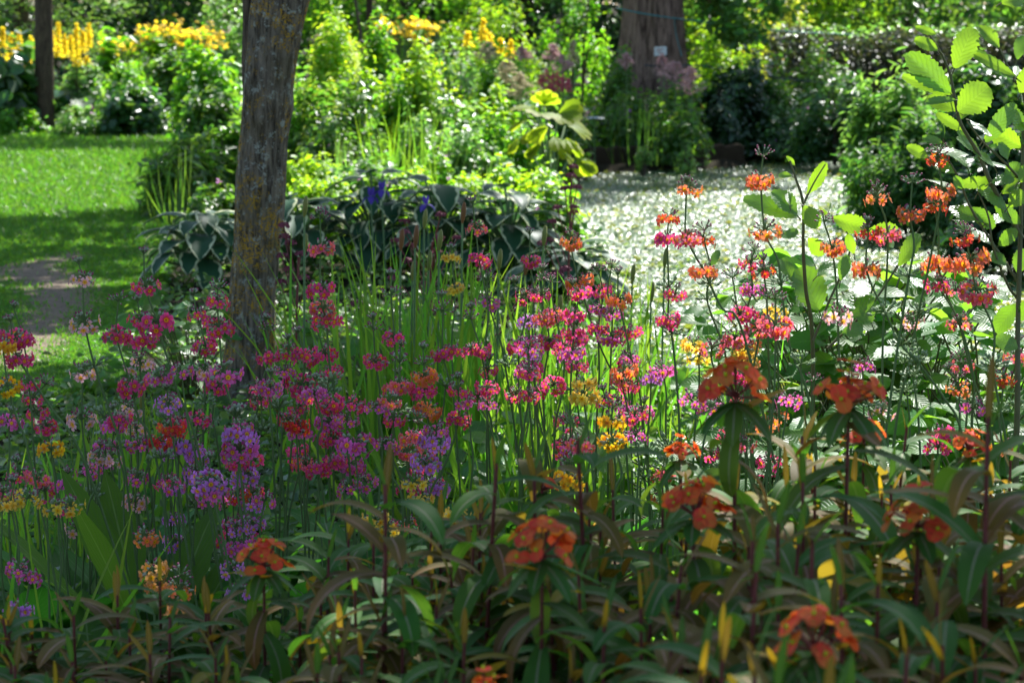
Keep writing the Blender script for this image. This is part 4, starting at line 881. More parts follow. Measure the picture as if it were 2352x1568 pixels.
for k in range(5):
    mb = MB(); n = 7
    for j in range(n):
        a = j * 6.28 / n + rng.uniform(-.3, .3); el = rng.uniform(.35, 1.1); L_ = rng.uniform(.17, .27)
        leaf(mb, (0, 0, 0), (math.cos(a) * math.cos(el), math.sin(a) * math.cos(el), math.sin(el)), (-math.cos(a) * math.sin(el), -math.sin(a) * math.sin(el), math.cos(el)), L_, L_ * .32, rng.uniform(.3, 1.), .12, 10, lambda t_: (.12 + .88 * min(1, t_ * 1.7)) * max(.02, 1 - max(0, (t_ - .62) / .38) ** 2.2) , 0, 5, .05, .03)
    ROS.append(mb.mesh('basal_leaves', M['rosette']))

CROP = {'A': (0, 523), 'B': (784.4, 523), 'C': (1567.6, 523), 'D': (0, 1045), 'E': (784.4, 1045), 'T': (0, 0), 'U': (784.4, 0), 'V': (1567.6, 0)}
# stem: crop letter, distance, whorls (x, y, kind[, radius]) from top to bottom in crop units (3 per grid unit), foot point
ST = [
 ('A', 4.5, [(545, 255, 'b'), (570, 360, 'oK', 110), (585, 660, 'oK', 130), (655, 965, 's', 95)], (850, 1590)),
 ('A', 4.4, [(990, 185, 'b'), (1005, 410, 'oM', 115), (1085, 660, 'fM', 150)], (1360, 1500)),
 ('A', 4.5, [(815, 510, 'B', 70), (805, 750, 'fM', 125), (905, 1090, 'fM', 130)], (1060, 1520)),
 ('A', 4.7, [(950, 515, 'b'), (965, 640, 'oM', 90), (990, 780, 'fM', 120), (965, 940, 'oK', 120)], (1000, 1400)),
 ('A', 4.7, [(1330, 470, 'b'), (1362, 605, 'oM', 90), (1415, 820, 'fM', 105), (1410, 985, 'oK', 110), (1410, 1210, 's', 90)], (1400, 1500)),
 ('A', 4.5, [(1500, 430, 'B', 60), (1495, 510, 'oM', 100), (1510, 690, 'fM', 125), (1535, 1010, 'oP', 150)], (1640, 1520)),
 ('A', 4.4, [(75, 650, 'b'), (90, 770, 'fM', 140), (135, 915, 'fM', 115)], (560, 1560)),
 ('A', 4.9, [(97, 560, 'b'), (160, 770, 'oM', 80), (200, 1080, 'oM', 70)], (230, 1500)),
 ('A', 4.3, [(20, 825, 'fG', 70), (55, 1095, 'fG', 85)], (200, 1560)),
 ('A', 4.8, [(312, 1080, 'B', 55), (225, 1180, 'oM', 70), (255, 1285, 'oM', 70), (320, 1370, 'fM', 105)], (360, 1560)),
 ('A', 4.3, [(352, 1530, 'fG', 100)], (395, 1800)),
 ('A', 4.6, [(570, 1000, 'oK', 110), (565, 1325, 'oK', 135)], (590, 1600)),
 ('A', 4.5, [(1150, 1120, 'b'), (1160, 1225, 'oL', 115), (1185, 1390, 'fR', 115)], (1250, 1600)),
 ('A', 5.0, [(1830, 640, 'b'), (1842, 705, 'B', 55), (1850, 900, 'fM', 100), (1800, 1115, 'oM', 110)], (1730, 1360)),
 ('A', 4.9, [(2205, -90, 'b'), (2210, -60, 'B', 70), (2210, 150, 'fC', 110), (2205, 430, 'fM', 115), (2225, 560, 'fC', 110), (2250, 650, 'oM', 120)], (2330, 1300)),
 ('A', 4.8, [(2055, 730, 'b'), (2100, 900, 'fM', 120), (2080, 1090, 'fM', 140)], (2010, 1500)),
 ('A', 4.9, [(2180, 690, 'B', 80), (2240, 870, 'fM', 110), (2290, 1000, 'fM', 90)], (2360, 1500)),
 ('A', 5.0, [(1985, 780, 'b'), (1990, 850, 'oM', 75), (1960, 995, 'oP', 80)], (1940, 1500)),
 ('A', 4.4, [(1625, 1310, 'b', 90), (1650, 1380, 'oP', 110), (1655, 1440, 'fL', 150), (1655, 1540, 'fP', 150)], (1680, 2100)),
 ('A', 4.5, [(1410, 1410, 'B', 70), (1220, 1530, 'fL', 160)], (1290, 1900)),
 ('A', 4.6, [(1100, 1480, 'fR', 100), (960, 1500, 'oP', 90)], (1010, 1900)),
 ('A', 4.7, [(940, 1390, 'oK', 80)], (950, 1700)),
 ('A', 4.6, [(2040, 1360, 'fR', 110), (1985, 1330, 'oM', 80)], (2060, 1700)),
 ('A', 4.7, [(2290, 1220, 'fM', 110), (2260, 1340, 'fP', 110), (2290, 1460, 'fM', 100)], (2300, 1800)),
 ('A', 4.8, [(1490, 1100, 'fM', 105), (1430, 1030, 'oP', 90)], (1500, 1500)),
 ('A', 4.6, [(860, 1210, 's', 70), (890, 1260, 'oK', 80)], (910, 1700)),
 ('A', 4.5, [(1250, 1000, 'oP', 110), (1100, 1030, 'oP', 90)], (1330, 1500)),
 ('B', 5.4, [(905, -160, 'b'), (925, 5, 'oC', 80), (950, 230, 'fM', 105)], (990, 900)),
 ('B', 5.4, [(1008, 290, 'b'), (1005, 365, 'B', 70), (1015, 520, 'oP', 105)], (1120, 900)),
 ('B', 5.5, [(1298, 50, 'b'), (1300, 235, 'fM', 85), (1325, 460, 'oM', 85)], (1330, 1000)),
 ('B', 5.3, [(1575, 65, 'B', 45), (1576, 112, 'fO', 95), (1640, 385, 'fO', 120)], (2010, 1300)),
 ('B', 6.2, [(755, 160, 'b'), (755, 208, 'fY', 62), (780, 420, 'fY', 42)], (760, 800)),
 ('B', 5.0, [(345, 335, 'b'), (342, 470, 'B', 75), (365, 765, 'fM', 102)], (360, 1400)),
 ('B', 5.0, [(690, 485, 'b'), (700, 575, 'B', 75), (700, 875, 'fM', 80), (770, 855, 'oM', 80)], (790, 1400)),
 ('B', 5.0, [(892, 565, 'b'), (895, 635, 'B', 70), (960, 850, 'fM', 75), (900, 850, 'oM', 60)], (1000, 1500)),
 ('B', 5.0, [(215, 640, 'b'), (220, 705, 'B', 60), (235, 925, 'fM', 105)], (260, 1400)),
 ('B', 4.7, [(408, 820, 'b'), (402, 930, 'B', 85), (390, 1105, 'fC', 115), (360, 1330, 'oM', 90)], (420, 1800)),
 ('B', 4.7, [(562, 840, 'b'), (568, 950, 'B', 60), (565, 1035, 'fO', 115), (560, 1125, 'fM', 120), (590, 1270, 'fO', 125)], (560, 1800)),
 ('B', 5.2, [(1190, 385, 'b'), (1270, 475, 'oM', 90), (1225, 820, 'fM', 110)], (1240, 1400)),
 ('B', 5.2, [(1385, 300, 'b'), (1400, 370, 'B', 60), (1375, 470, 'oM', 70), (1405, 620, 'fC', 105), (1430, 790, 'fM', 100)], (1400, 1400)),
 ('B', 5.2, [(1440, 380, 'B', 60), (1470, 600, 'fC', 90), (1530, 830, 'fM', 90)], (1470, 1400)),
 ('B', 5.0, [(1590, 400, 'b'), (1640, 455, 'fM', 95), (1605, 610, 'fM', 100), (1600, 735, 'fM', 100), (1590, 870, 'fP', 110)], (1580, 1500)),
 ('B', 5.2, [(1775, 305, 'B', 60), (1800, 440, 'fM', 90), (1790, 560, 'fP', 90), (1770, 700, 'fM', 90)], (1760, 1300)),
 ('B', 5.2, [(1860, 280, 'B', 50), (1865, 600, 'oP', 80), (1860, 760, 'fP', 110)], (1840, 1300)),
 ('B', 4.9, [(1905, 330, 'b'), (1912, 505, 'fO', 110)], (2070, 1250)),
 ('B', 5.4, [(1285, 650, 'fL', 75), (1310, 880, 'oL', 70)], (1350, 1300)),
 ('B', 4.8, [(1945, 990, 'fO', 110), (1930, 1060, 'oC', 90)], (1960, 1500)),
 ('B', 4.9, [(2135, 1040, 'fL', 95)], (2110, 1500)),
 ('B', 4.3, [(1680, 1070, 'fY', 110), (1670, 1170, 'fY', 130)], (1730, 1700)),
 ('B', 4.1, [(1870, 1245, 'B', 60), (1860, 1330, 'fG', 105), (1870, 1480, 'fG', 100)], (1880, 1900)),
 ('B', 4.9, [(1010, 1110, 'fM', 100), (940, 1170, 'oM', 80)], (1060, 1700)),
 ('B', 5.0, [(1460, 1090, 'fM', 110), (1330, 1140, 'oM', 70)], (1440, 1600)),
 ('B', 4.8, [(860, 1215, 'oP', 100), (1010, 1225, 'oP', 80)], (900, 1700)),
 ('B', 5.0, [(1200, 1150, 'oM', 65), (1150, 950, 's', 80)], (1220, 1600)),
 ('B', 4.7, [(70, 1220, 'fM', 110), (40, 1330, 'oP', 90)], (60, 1700)),
 ('B', 4.6, [(250, 1250, 'oP', 90), (330, 1200, 'oC', 60)], (270, 1700)),
 ('B', 4.4, [(520, 1320, 'B', 70), (650, 1400, 'oP', 100), (640, 1470, 'fL', 135)], (600, 1900)),
 ('B', 4.5, [(90, 1500, 'fP', 150)], (120, 1900)),
 ('B', 4.5, [(310, 1500, 'oP', 90), (480, 1450, 'fC', 90)], (420, 1900)),
 ('B', 4.2, [(1650, 1500, 'fC', 95)], (1690, 1900)),
 ('B', 4.9, [(1910, 1205, 'oP', 45)], (1920, 1500)),
 ('B', 4.6, [(2020, 1290, 'oM', 90), (2020, 1440, 'oP', 100)], (2040, 1800)),
 ('B', 4.6, [(2255, -60, 'oR', 40), (2245, 90, 'fM', 110), (2255, 420, 's', 85), (2300, 460, 'oM', 90), (2250, 640, 'fM', 85), (2275, 730, 's', 90)], (2330, 1500)),
 ('V', 4.5, [(30, 1265, 'b'), (45, 1305, 'oO', 95), (30, 1640, 'fC', 80), (150, 1875, 'fO', 115), (190, 1960, 's', 80)], (420, 2300)),
 ('C', 4.6, [(150, 25, 'B', 60), (150, 90, 'oR', 60), (170, 500, 's', 70), (285, 830, 's', 60)], (310, 1300)),
 ('V', 4.4, [(555, 1085, 'B', 55), (540, 1255, 'fO', 120), (570, 1600, 'oO', 130), (680, 1965, 's', 80)], (880, 2800)),
 ('C', 4.6, [(495, 165, 'B', 35), (470, 250, 'oM', 65), (480, 425, 'fP', 95), (440, 600, 'fM', 95)], (450, 1100)),
 ('C', 4.7, [(560, 230, 'b'), (560, 310, 'oR', 80), (580, 480, 's', 60)], (600, 1100)),
 ('C', 4.6, [(345, 350, 'B', 35), (395, 600, 'fM', 95), (520, 700, 'fC', 100)], (430, 1200)),
 ('C', 4.3, [(640, 490, 'B', 75), (640, 690, 'fC', 150)], (610, 1400)),
 ('C', 4.8, [(640, 590, 'fY', 90)], (660, 1000)),
 ('V', 4.5, [(975, 1530, 'B', 55), (1030, 1715, 'fO', 110), (1070, 2190, 'oK', 135)], (1120, 2750)),
 ('V', 4.4, [(1270, 1540, 'b'), (1280, 1600, 'oR', 90), (1270, 1870, 'fO', 125), (1400, 2160, 's', 110), (1510, 2380, 's', 90), (1625, 2500, 's', 90)], (1930, 3000)),
 ('V', 4.5, [(1342, 1320, 'B', 50), (1345, 1375, 'oO', 85), (1415, 1630, 'fC', 110)], (1370, 3050)),
 ('V', 4.4, [(1583, 1260, 'B', 60), (1570, 1480, 'fO', 115), (1560, 1910, 's', 90)], (1390, 3050)),
 ('V', 4.5, [(1770, 1050, 'B', 65), (1760, 1095, 'oR', 70), (1785, 1335, 'fO', 120), (1625, 2160, 's', 90), (1570, 2460, 's', 95)], (1450, 3100)),
 ('V', 4.4, [(1715, 1360, 'b'), (1740, 1430, 'oR', 110), (1765, 1835, 'fO', 145), (1910, 2240, 's', 90)], (2130, 3000)),
 ('C', 4.4, [(1950, 35, 'B', 55), (1950, 80, 'oR', 105), (1985, 240, 'fO', 165), (2035, 450, 'fC', 155), (2140, 960, 's', 100)], (2230, 1500)),
 ('C', 4.5, [(1760, 400, 'oM', 120), (1880, 440, 'oC', 100), (1910, 660, 'oC', 50)], (1990, 1400)),
 ('C', 4.5, [(425, 850, 'fY', 90), (420, 930, 'fY', 115)], (470, 1500)),
 ('C', 4.8, [(75, 815, 'fY', 62), (110, 905, 'oY', 40)], (90, 1300)),
 ('C', 4.6, [(360, 770, 'fC', 110), (200, 840, 'oC', 60)], (390, 1300)),
 ('C', 4.5, [(1910, 905, 'B', 45), (1935, 960, 'oC', 90)], (1950, 1450)),
 ('C', 4.4, [(1830, 985, 'b'), (1890, 1055, 'B', 60), (1905, 1110, 'oO', 90)], (1880, 1700)),
 ('C', 4.8, [(1240, 960, 'oP', 45)], (1250, 1300)),
 ('C', 4.5, [(2215, 1045, 'oR', 85)], (2240, 1700)),
 ('C', 4.2, [(730, 1195, 'oP', 95)], (640, 1500)),
 ('C', 4.5, [(1545, 1130, 's', 95)], (1510, 1700)),
 ('C', 4.3, [(1370, 1270, 'oK', 100), (1360, 1290, 's', 100)], (1390, 1700)),
 ('C', 4.5, [(815, 940, 's', 100)], (870, 1500)),
 ('C', 4.2, [(1790, 1430, 'fM', 120), (1760, 1520, 'oM', 90)], (1810, 1900)),
 ('C', 4.8, [(1590, 650, 'oK', 90)], (1610, 1100)),
 ('C', 4.5, [(900, 1060, 'B', 60)], (920, 1500)),
 ('C', 4.4, [(60, 1190, 'oP', 100), (200, 1250, 'oP', 80)], (120, 1700)),
 ('C', 4.2, [(2000, 1250, 'oP', 80)], (2010, 1700)),
 ('D', 4.4, [(255, 170, 'fC', 90), (310, 255, 'oM', 70)], (330, 600)),
 ('D', 4.2, [(100, 190, 'b'), (75, 330, 'fY', 90), (190, 300, 'oY', 60)], (130, 750)),
 ('D', 4.3, [(400, 370, 'oY', 60), (490, 355, 'oY', 40)], (420, 800)),
 ('D', 4.2, [(15, 265, 'oM', 60)], (10, 800)),
 ('D', 4.0, [(1010, 570, 'oO', 125)], (1060, 1000)),
 ('D', 3.9, [(1060, 800, 'fA', 130), (1090, 900, 'fA', 120)], (1110, 1300)),
 ('D', 3.9, [(1240, 830, 'B', 70), (1240, 930, 'oO', 90), (1200, 1050, 'fA', 80)], (1260, 1300)),
 ('D', 4.2, [(1450, 30, 'b'), (1440, 190, 'fL', 150), (1460, 260, 'oP', 130)], (1590, 900)),
 ('D', 4.4, [(1190, 210, 'oP', 90)], (1300, 700)),
 ('D', 4.4, [(1690, 150, 'fL', 120), (1640, 290, 'oR', 110), (1740, 350, 'oL', 60)], (1720, 700)),
 ('D', 4.3, [(1620, 500, 'oL', 80), (1740, 480, 'oL', 70), (1650, 620, 'fP', 120)], (1660, 900)),
 ('D', 4.0, [(1600, 790, 'oL', 110), (1640, 950, 'oL', 90)], (1640, 1300)),
 ('D', 4.0, [(140, 790, 'oP', 110), (200, 850, 'oP', 80)], (100, 1300)),
 ('D', 3.8, [(130, 1080, 'fL', 115)], (150, 1500)),
 ('D', 4.3, [(1820, 320, 'oP', 90)], (1850, 800)),
 ('E', 4.6, [(50, 60, 'fP', 130)], (100, 600)),
 ('E', 4.5, [(170, 190, 'oP', 80), (50, 230, 'oP', 60)], (180, 700)),
 ('E', 4.3, [(500, 195, 'oY', 105), (540, 310, 'fY', 105)], (550, 800)),
 ('E', 4.5, [(650, 220, 'fL', 120)], (660, 800)),
 ('E', 4.1, [(230, 440, 'fY', 95), (310, 510, 'oY', 60)], (260, 800)),
 ('E', 4.1, [(790, 420, 'fY', 65)], (800, 800)),
 ('E', 4.0, [(1570, 60, 'B', 70), (1560, 150, 'fG', 105), (1580, 200, 'oG', 100)], (1590, 700)),
 ('E', 4.0, [(1670, 440, 'oY', 50)], (1680, 800)),
 ('E', 4.4, [(580, 60, 'fL', 130)], (600, 600)),
 ('D', 4.4, [(2190, 110, 'fM', 110), (2300, 60, 'fM', 90)], (2220, 700)),
]
KIND = {'f': 'full', 'o': 'open'}
prim = []       # (thing, top px, colour, tiers)
def primrose(crop, d, wh, foot, scale=3.):
    ox, oy = CROP[crop]; d = d + rng.uniform(-.12, .12); W3 = []
    for w_ in wh:
        W3.append((P(ox + w_[0] / scale, oy + w_[1] / scale, d), w_[2], (w_[3] if len(w_) > 3 else 45) / scale * d / FPX))
    f = P(ox + foot[0] / scale, oy + foot[1] / scale, d)
    last = W3[-1][0]; lean = (f.x - last.x) / max(.05, last.z - f.z) if f.z < last.z else 0
    fz = min(f.z, last.z - .05); fx = last.x + lean * (last.z - fz)
    bx = fx + lean * .45 * max(0, fz) ; base = Vector((bx, d + rng.uniform(-.02, .1), 0))
    t = thing('candelabra_primrose', '', 'flower', base, 'candelabra primroses')
    spine = []
    for p, k, r in W3:
        q = p - base
        if not spine or q.z < spine[-1].z - .012: spine.append(q)
    pts = spine + ([Vector((fx, d, fz)) - base] if .06 < fz < last.z - .08 else []) + [Vector((0, 0, 0))]
    j_ = [pts[0]]
    for a_, b_ in zip(pts, pts[1:]): j_ += ([(a_ + b_) / 2 + Vector((rng.normal() * .006, 0, 0))] if (b_ - a_).length > .1 else []) + [b_]
    pts = j_
    pp = smooth_path(pts, 5); mb = MB(); n = len(pp); tube(mb, pp, [.0016 + .0013 * i / n for i in range(n)], 6); mb.build('stem', M['mealy'], t)
    cols = []
    for p, k, r in W3:
        q = p - base; rz = Matrix.Rotation(rng.uniform(0, 6.28), 4, 'Z') @ Matrix.Rotation(rng.normal() * .12, 4, 'X')
        if k in 'bBs':
            key = {'b': 'bud', 'B': 'budstar', 's': 'seed'}[k]; R0 = {'b': .018, 'B': .028, 's': .031}[k]
            s_ = min(1.5, max(.7, r / R0)); me = PROTO[key][rng.integers(3)]
            link({'b': 'bud_tip', 'B': 'bud_whorl', 's': 'seed_whorl'}[k], me, t, Matrix.Translation(q) @ rz @ Matrix.Scale(s_, 4))
        else:
            c = k[1]; cols.append(c); s_ = min(1.55, max(.8, r / .036)); a, b = PROTO[KIND[k[0]] + c][rng.integers(3)]
            fw = link('flower_whorl', a, t, Matrix.Translation(q) @ rz @ Matrix.Scale(s_, 4)); link('pedicels', b, fw)
    link('basal_leaves', ROS[rng.integers(5)], t, Matrix.Translation((rng.uniform(-.02, .02), 0, 0)) @ Matrix.Rotation(rng.uniform(0, 6.28), 4, 'Z') @ Matrix.Scale(rng.uniform(.95, 1.5), 4))
    prim.append((t, pix(W3[0][0]), cols, len(W3), lean)); return t
for s_ in ST: primrose(*s_)
# shorter ones filling the mass between them
def fillers(n, x0, x1, y0, y1, cols, d0, d1, seedy=.45):
    for k in range(n):
        x, y = rng.uniform(x0, x1), rng.uniform(y0, y1); d = rng.uniform(d0, d1); wh = []; yy = y * 3
        for j in range(rng.integers(1, 4)):
            kd = 's' if rng.random() < seedy else ('f' if rng.random() < .35 else 'o') + cols[rng.integers(len(cols))]
            wh.append((x * 3 + rng.normal() * 8, yy, kd, rng.uniform(75, 115))); yy += rng.uniform(150, 260)
        if wh[0][2] != 's' and rng.random() < .5: wh.insert(0, (x * 3, y * 3 - rng.uniform(60, 110), 'b'))
        primrose('T', d, wh, (x * 3 + rng.normal() * 60, yy + 200))
fillers(14, 20, 330, 900, 1180, 'MKPP', 4.4, 5.0)
fillers(16, 330, 660, 880, 1160, 'MPLM', 4.5, 5.0, .35)
fillers(16, 650, 1060, 880, 1080, 'MMPC', 4.6, 5.2, .3)
fillers(14, 1050, 1480, 760, 980, 'MPPM', 4.8, 5.5, .3)
fillers(14, 1480, 1800, 800, 1050, 'CPMO', 4.4, 5.0, .45)
fillers(10, 1900, 2340, 820, 1040, 'CMO', 4.3, 4.9, .8)

# labels of the primroses: colour, tiers, landmark, order out from that landmark
LM = [('the foot of the lichened trunk', 585, 880), ('the bare path', 150, 720), ('the cream edged hostas', 780, 560), ('the middle iris blades', 930, 760), ('the sunlit iris blades', 1180, 760), ('the pond margin', 1440, 660), ('the single iris fan', 1668, 720), ('the alder sapling', 2270, 520),
      ('the bramble leaves', 1960, 800), ('the broad basal leaves', 320, 1150), ('the pale yellow whorl', 1345, 905), ('the golden whorl', 1405, 970), ('the open water', 1620, 500), ('the small alder shoot', 1830, 480), ('the coral whorl over water', 1780, 750), ('the spurge tops', 800, 1180), ('the shaded spurge corner', 100, 1330), ('the big lilac whorl', 545, 1010), ('the orange pair', 975, 880)]
CNT = ['', 'one tiered', 'two tiered', 'three tiered', 'four tiered', 'many tiered', 'many tiered', 'many tiered']
ORD = ['first', 'second', 'third', 'fourth', 'fifth', 'sixth', 'seventh', 'eighth', 'ninth', 'tenth', 'eleventh', 'twelfth']
groups = {}
for t, (x, y), cols, nt_, lean in prim:
    lm = min(LM, key=lambda l: (l[1] - x) ** 2 + (l[2] - y) ** 2); u = list(dict.fromkeys(cols))
    cn = ' and '.join(COLNAME[c] for c in u[:2]) if u else 'seed-headed'
    groups.setdefault((cn, CNT[nt_], lm[0]), []).append((math.hypot(lm[1] - x, lm[2] - y), t))
for (cn, ti, lm), L_ in groups.items():
    L_.sort(key=lambda a: a[0])
    for k, (_, t) in enumerate(L_):
        t['label'] = f'{ti} {cn} primrose near {lm}' + (f', {ORD[k]} out' if len(L_) > 1 else '')

# ---------------------------------------------------------------- brambles and low leaves beneath the primroses
def bramble(label, x, yb, d, n, h, spr, group='bramble and seedling leaves', L0=.068, mat='bramble'):
    t = thing('bramble', label, 'plant', (px2(x, d), d, 0), group); mb = MB(); ms = MB()
    for k in range(int(n * 1.5)):
        a = rng.uniform(0, 6.28); q = spr * 1.25 * math.sqrt(rng.random()); z = h * rng.uniform(.25, 1); p = Vector((q * math.cos(a), q * math.sin(a) * .8, z))
        tube(ms, smooth_path([(0, 0, 0), tuple(p * .5 + Vector((0, 0, z * .25))), tuple(p)], 3), .0022, 4)
        for b_ in ((0, 1.) if rng.random() < .5 else (0, 1.25, -1.25)):
            u = Vector((math.cos(a + b_), math.sin(a + b_), rng.uniform(-.3, .4))); L_ = L0 * rng.uniform(.7, 1.25)
            leaf(mb, p, u, (rng.normal() * .4, -.35 + rng.normal() * .4, 1), L_, L_ * .74, rng.uniform(.2, .8), .14, 8, lambda t_: math.sin(math.pi * min(1, t_ ** .8 * .97 + .02)) ** .7, 0, 5, .06)
    mb.build('foliage', M[mat], t); ms.build('stem', M['alder_wood'], t)
for lab, x, d, n, h, spr in [('bramble leaves behind the coral whorls', 1900, 5.5, 60, .76, .2), ('pale bramble leaves by the small alder shoot', 1990, 5.3, 64, .78, .2), ('bramble leaves above the red spurge head', 1830, 5.2, 50, .58, .2), ('sunlit bramble leaves near the alder stem', 2130, 5.2, 64, .70, .2),
    ('bramble leaves crowding the alder foot', 2280, 5.1, 64, .70, .2), ('low bramble leaves under orange whorls', 2050, 4.8, 60, .52, .22), ('low bramble leaves at the frame edge', 2290, 4.6, 60, .5, .22), ('low pale leaves under the pond margin whorls', 1640, 5.4, 50, .36, .22), ('leaves among spent seed heads', 1760, 4.9, 56, .44, .22),
    ('bramble leaves deep behind the coral tiers', 1870, 5.9, 60, .62, .22), ('bramble leaves hanging over the near water', 2080, 5.8, 60, .66, .22), ('low bramble leaves between alder and spurge', 2180, 4.9, 56, .56, .2), ('bramble leaves at the alder shoot foot', 1940, 4.9, 50, .48, .2), ('bright low leaves under the sunlit irises', 1190, 5.9, 40, .30, .2), ('nettle-like leaves between trunk and hosta', 425, 7.8, 36, .42, .2), ('shaded leaves before the hosta row', 900, 7.6, 40, .34, .25), ('shaded leaves by the hosta end', 1080, 7.8, 40, .3, .25), ('bright seedling leaves by the pond lip', 1330, 7.6, 36, .25, .25)]:
    bramble(lab, x, 0, d, n, h, spr)
n = 80000; y = rng.uniform(560, 1900, n); d = 1.35 * FPX / y; x = np.where(rng.random(n) < .75, rng.uniform(-.26, .26, n), rng.uniform(-.5, .55, n)) * d
ok = ~inside(x, d, pond_xy) & ~inside(x, d, path_xy) & ~(inside(x, d, lawn_xy) & (seg_dist(x, d, lawn_xy) > .12)); x, d = x[ok], d[ok]
c = np.stack([x, d, np.abs(rng.normal(0, .055, len(x))) + .01], 1); mb = MB(); bulk(mb, c, np.tile([[0, -.25, 1.]], (len(x), 1)), .035, .025, 0, .7)
o = mb.build('ground_cover', M['leaf_mid']); o['kind'] = 'stuff'
# broad rosette of primrose leaves, and more under the mass
def basal(label, x, y, d, s_, n):
    b = Vector((px2(x, d), d, 0)); t = thing('leaf_rosette', label, 'plant', b, 'broad basal leaf rosettes')
    for k in range(n):
        a = rng.uniform(0, 6.28); el = rng.uniform(.85, 1.35); mb = MB()
        leaf(mb, (0, 0, 0), (math.cos(a) * math.cos(el), math.sin(a) * math.cos(el), math.sin(el)), (-math.cos(a) * math.sin(el), -math.sin(a) * math.sin(el) - .3, math.cos(el)), s_ * rng.uniform(.8, 1.15), s_ * rng.uniform(.15, .19), rng.uniform(.2, .7), .12, 14, lambda t_: (.15 + .85 * min(1, t_ * 1.6)) * max(.02, 1 - max(0, (t_ - .6) / .4) ** 2.2), 0, 7, .04, .03)
        mb.build('leaf', M['rosette'], t)
for a in [('broad upright leaf rosette in front of the magenta mass', 330, 0, 4.5, .47, 8), ('broad leaf rosette drooping beside the yellow whorls', 190, 0, 4.2, .36, 7), ('broad leaf rosette below the apricot whorls', 400, 0, 3.9, .28, 7), ('broad leaf rosette in the shady lower corner', 60, 0, 3.8, .26, 7),
          ('broad leaf rosette behind the pale yellow tiers', 900, 0, 4.3, .28, 7), ('broad leaf rosette under the golden whorl', 1300, 0, 4.2, .28, 7)]: basal(*a)
tuft('grass_tuft', 'shady long grass tuft before the trunk', 'grass', 300, 6.4, 100, .30, .22, 'iris_leaf', .008, 'long grass tufts', .6)
tuft('grass_tuft', 'shady long grass tuft at the frame edge', 'grass', 20, 5.2, 120, .36, .22, 'iris_leaf', .008, 'long grass tufts', .6)

# ---------------------------------------------------------------- alder sapling and small alder shoot
ALP = lambda t_: (math.sin(math.pi * min(1, (t_ * .93 + .02) ** 1.12)) ** .7 * (1 + .07 * math.sin(t_ * 38))) if t_ < .97 else .30
HV = unit(S + Vector((0, -.985, .17)))      # faces that throw the sun to the camera
def alder(name, label, d, stems, leaves, foot, cat='tree'):
    t = thing(name, label, cat, foot); b = Vector(foot)
    for k, s_ in enumerate(stems):
        mb = MB(); pts = [P(1567.6 + x / 3, y / 3, d + dd) - b for x, y, dd in s_[1]]
        if s_[0] == 'main': pts.append(Vector((0, 0, 0)))
        pp = smooth_path(pts, 5); n = len(pp); r0, r1 = s_[2]; tube(mb, pp, [r0 + (r1 - r0) * i / n for i in range(n)], 8); mb.build('trunk' if s_[0] == 'main' else 'twig', M['alder_wood' if s_[0] != 'dark' else 'twig'], t)
    for (x0, y0, x1, y1, w_, kd) in leaves:
        dd = rng.uniform(-.05, .05); p0 = P(1567.6 + x0 / 3, y0 / 3, d + dd) - b; p1 = P(1567.6 + x1 / 3, y1 / 3, d + dd + rng.uniform(-.03, .03)) - b
        u = p1 - p0
        if kd == 'W': u.y = max(-.06, min(.06, -(u.x * HV.x + u.z * HV.z) / HV.y))
        L_ = u.length * 1.04
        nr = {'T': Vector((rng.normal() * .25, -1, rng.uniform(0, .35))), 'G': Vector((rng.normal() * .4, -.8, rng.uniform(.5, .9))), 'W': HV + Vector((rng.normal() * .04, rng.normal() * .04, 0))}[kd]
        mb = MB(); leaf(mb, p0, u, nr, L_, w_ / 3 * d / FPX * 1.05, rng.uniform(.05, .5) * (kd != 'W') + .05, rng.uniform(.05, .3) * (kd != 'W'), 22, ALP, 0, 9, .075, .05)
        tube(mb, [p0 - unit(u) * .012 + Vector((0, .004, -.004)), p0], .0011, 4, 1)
        mb.build('leaf', [M['alder' if kd == 'T' else 'alder_shade'], M['alder_wood']], t)
    return t
st_big = [('main', [(2345, 900, .05), (2345, 1100, .04), (2330, 1568, .03), (2310, 2300, .02), (2305, 2900, .0)], (.003, .0065)),
  ('twig', [(1690, 230, 0), (1760, 330, 0), (1840, 500, 0), (1880, 700, 0), (1920, 860, 0), (2040, 1060, 0), (2120, 1250, 0), (2250, 1480, .02), (2340, 1640, .03)], (.0018, .005)),
  ('twig', [(2060, 210, 0), (2190, 350, 0), (2250, 480, 0), (2310, 550, .02), (2360, 700, .03), (2400, 1100, .05)], (.0016, .004)),
  ('twig', [(1960, 840, 0), (2070, 980, 0), (2200, 1100, 0), (2340, 1250, .02)], (.0014, .003)), ('twig', [(1820, 1080, .02), (1900, 1220, .02), (1980, 1420, .02), (2100, 1620, .02), (2320, 1950, .03)], (.0014, .003)),
  ('twig', [(2040, 1330, 0), (2110, 1500, 0), (2140, 1700, 0), (2240, 1960, .02), (2310, 2060, .03)], (.0014, .003)), ('twig', [(2300, 430, .02), (2280, 520, .02), (2330, 640, .03)], (.0013, .002))]
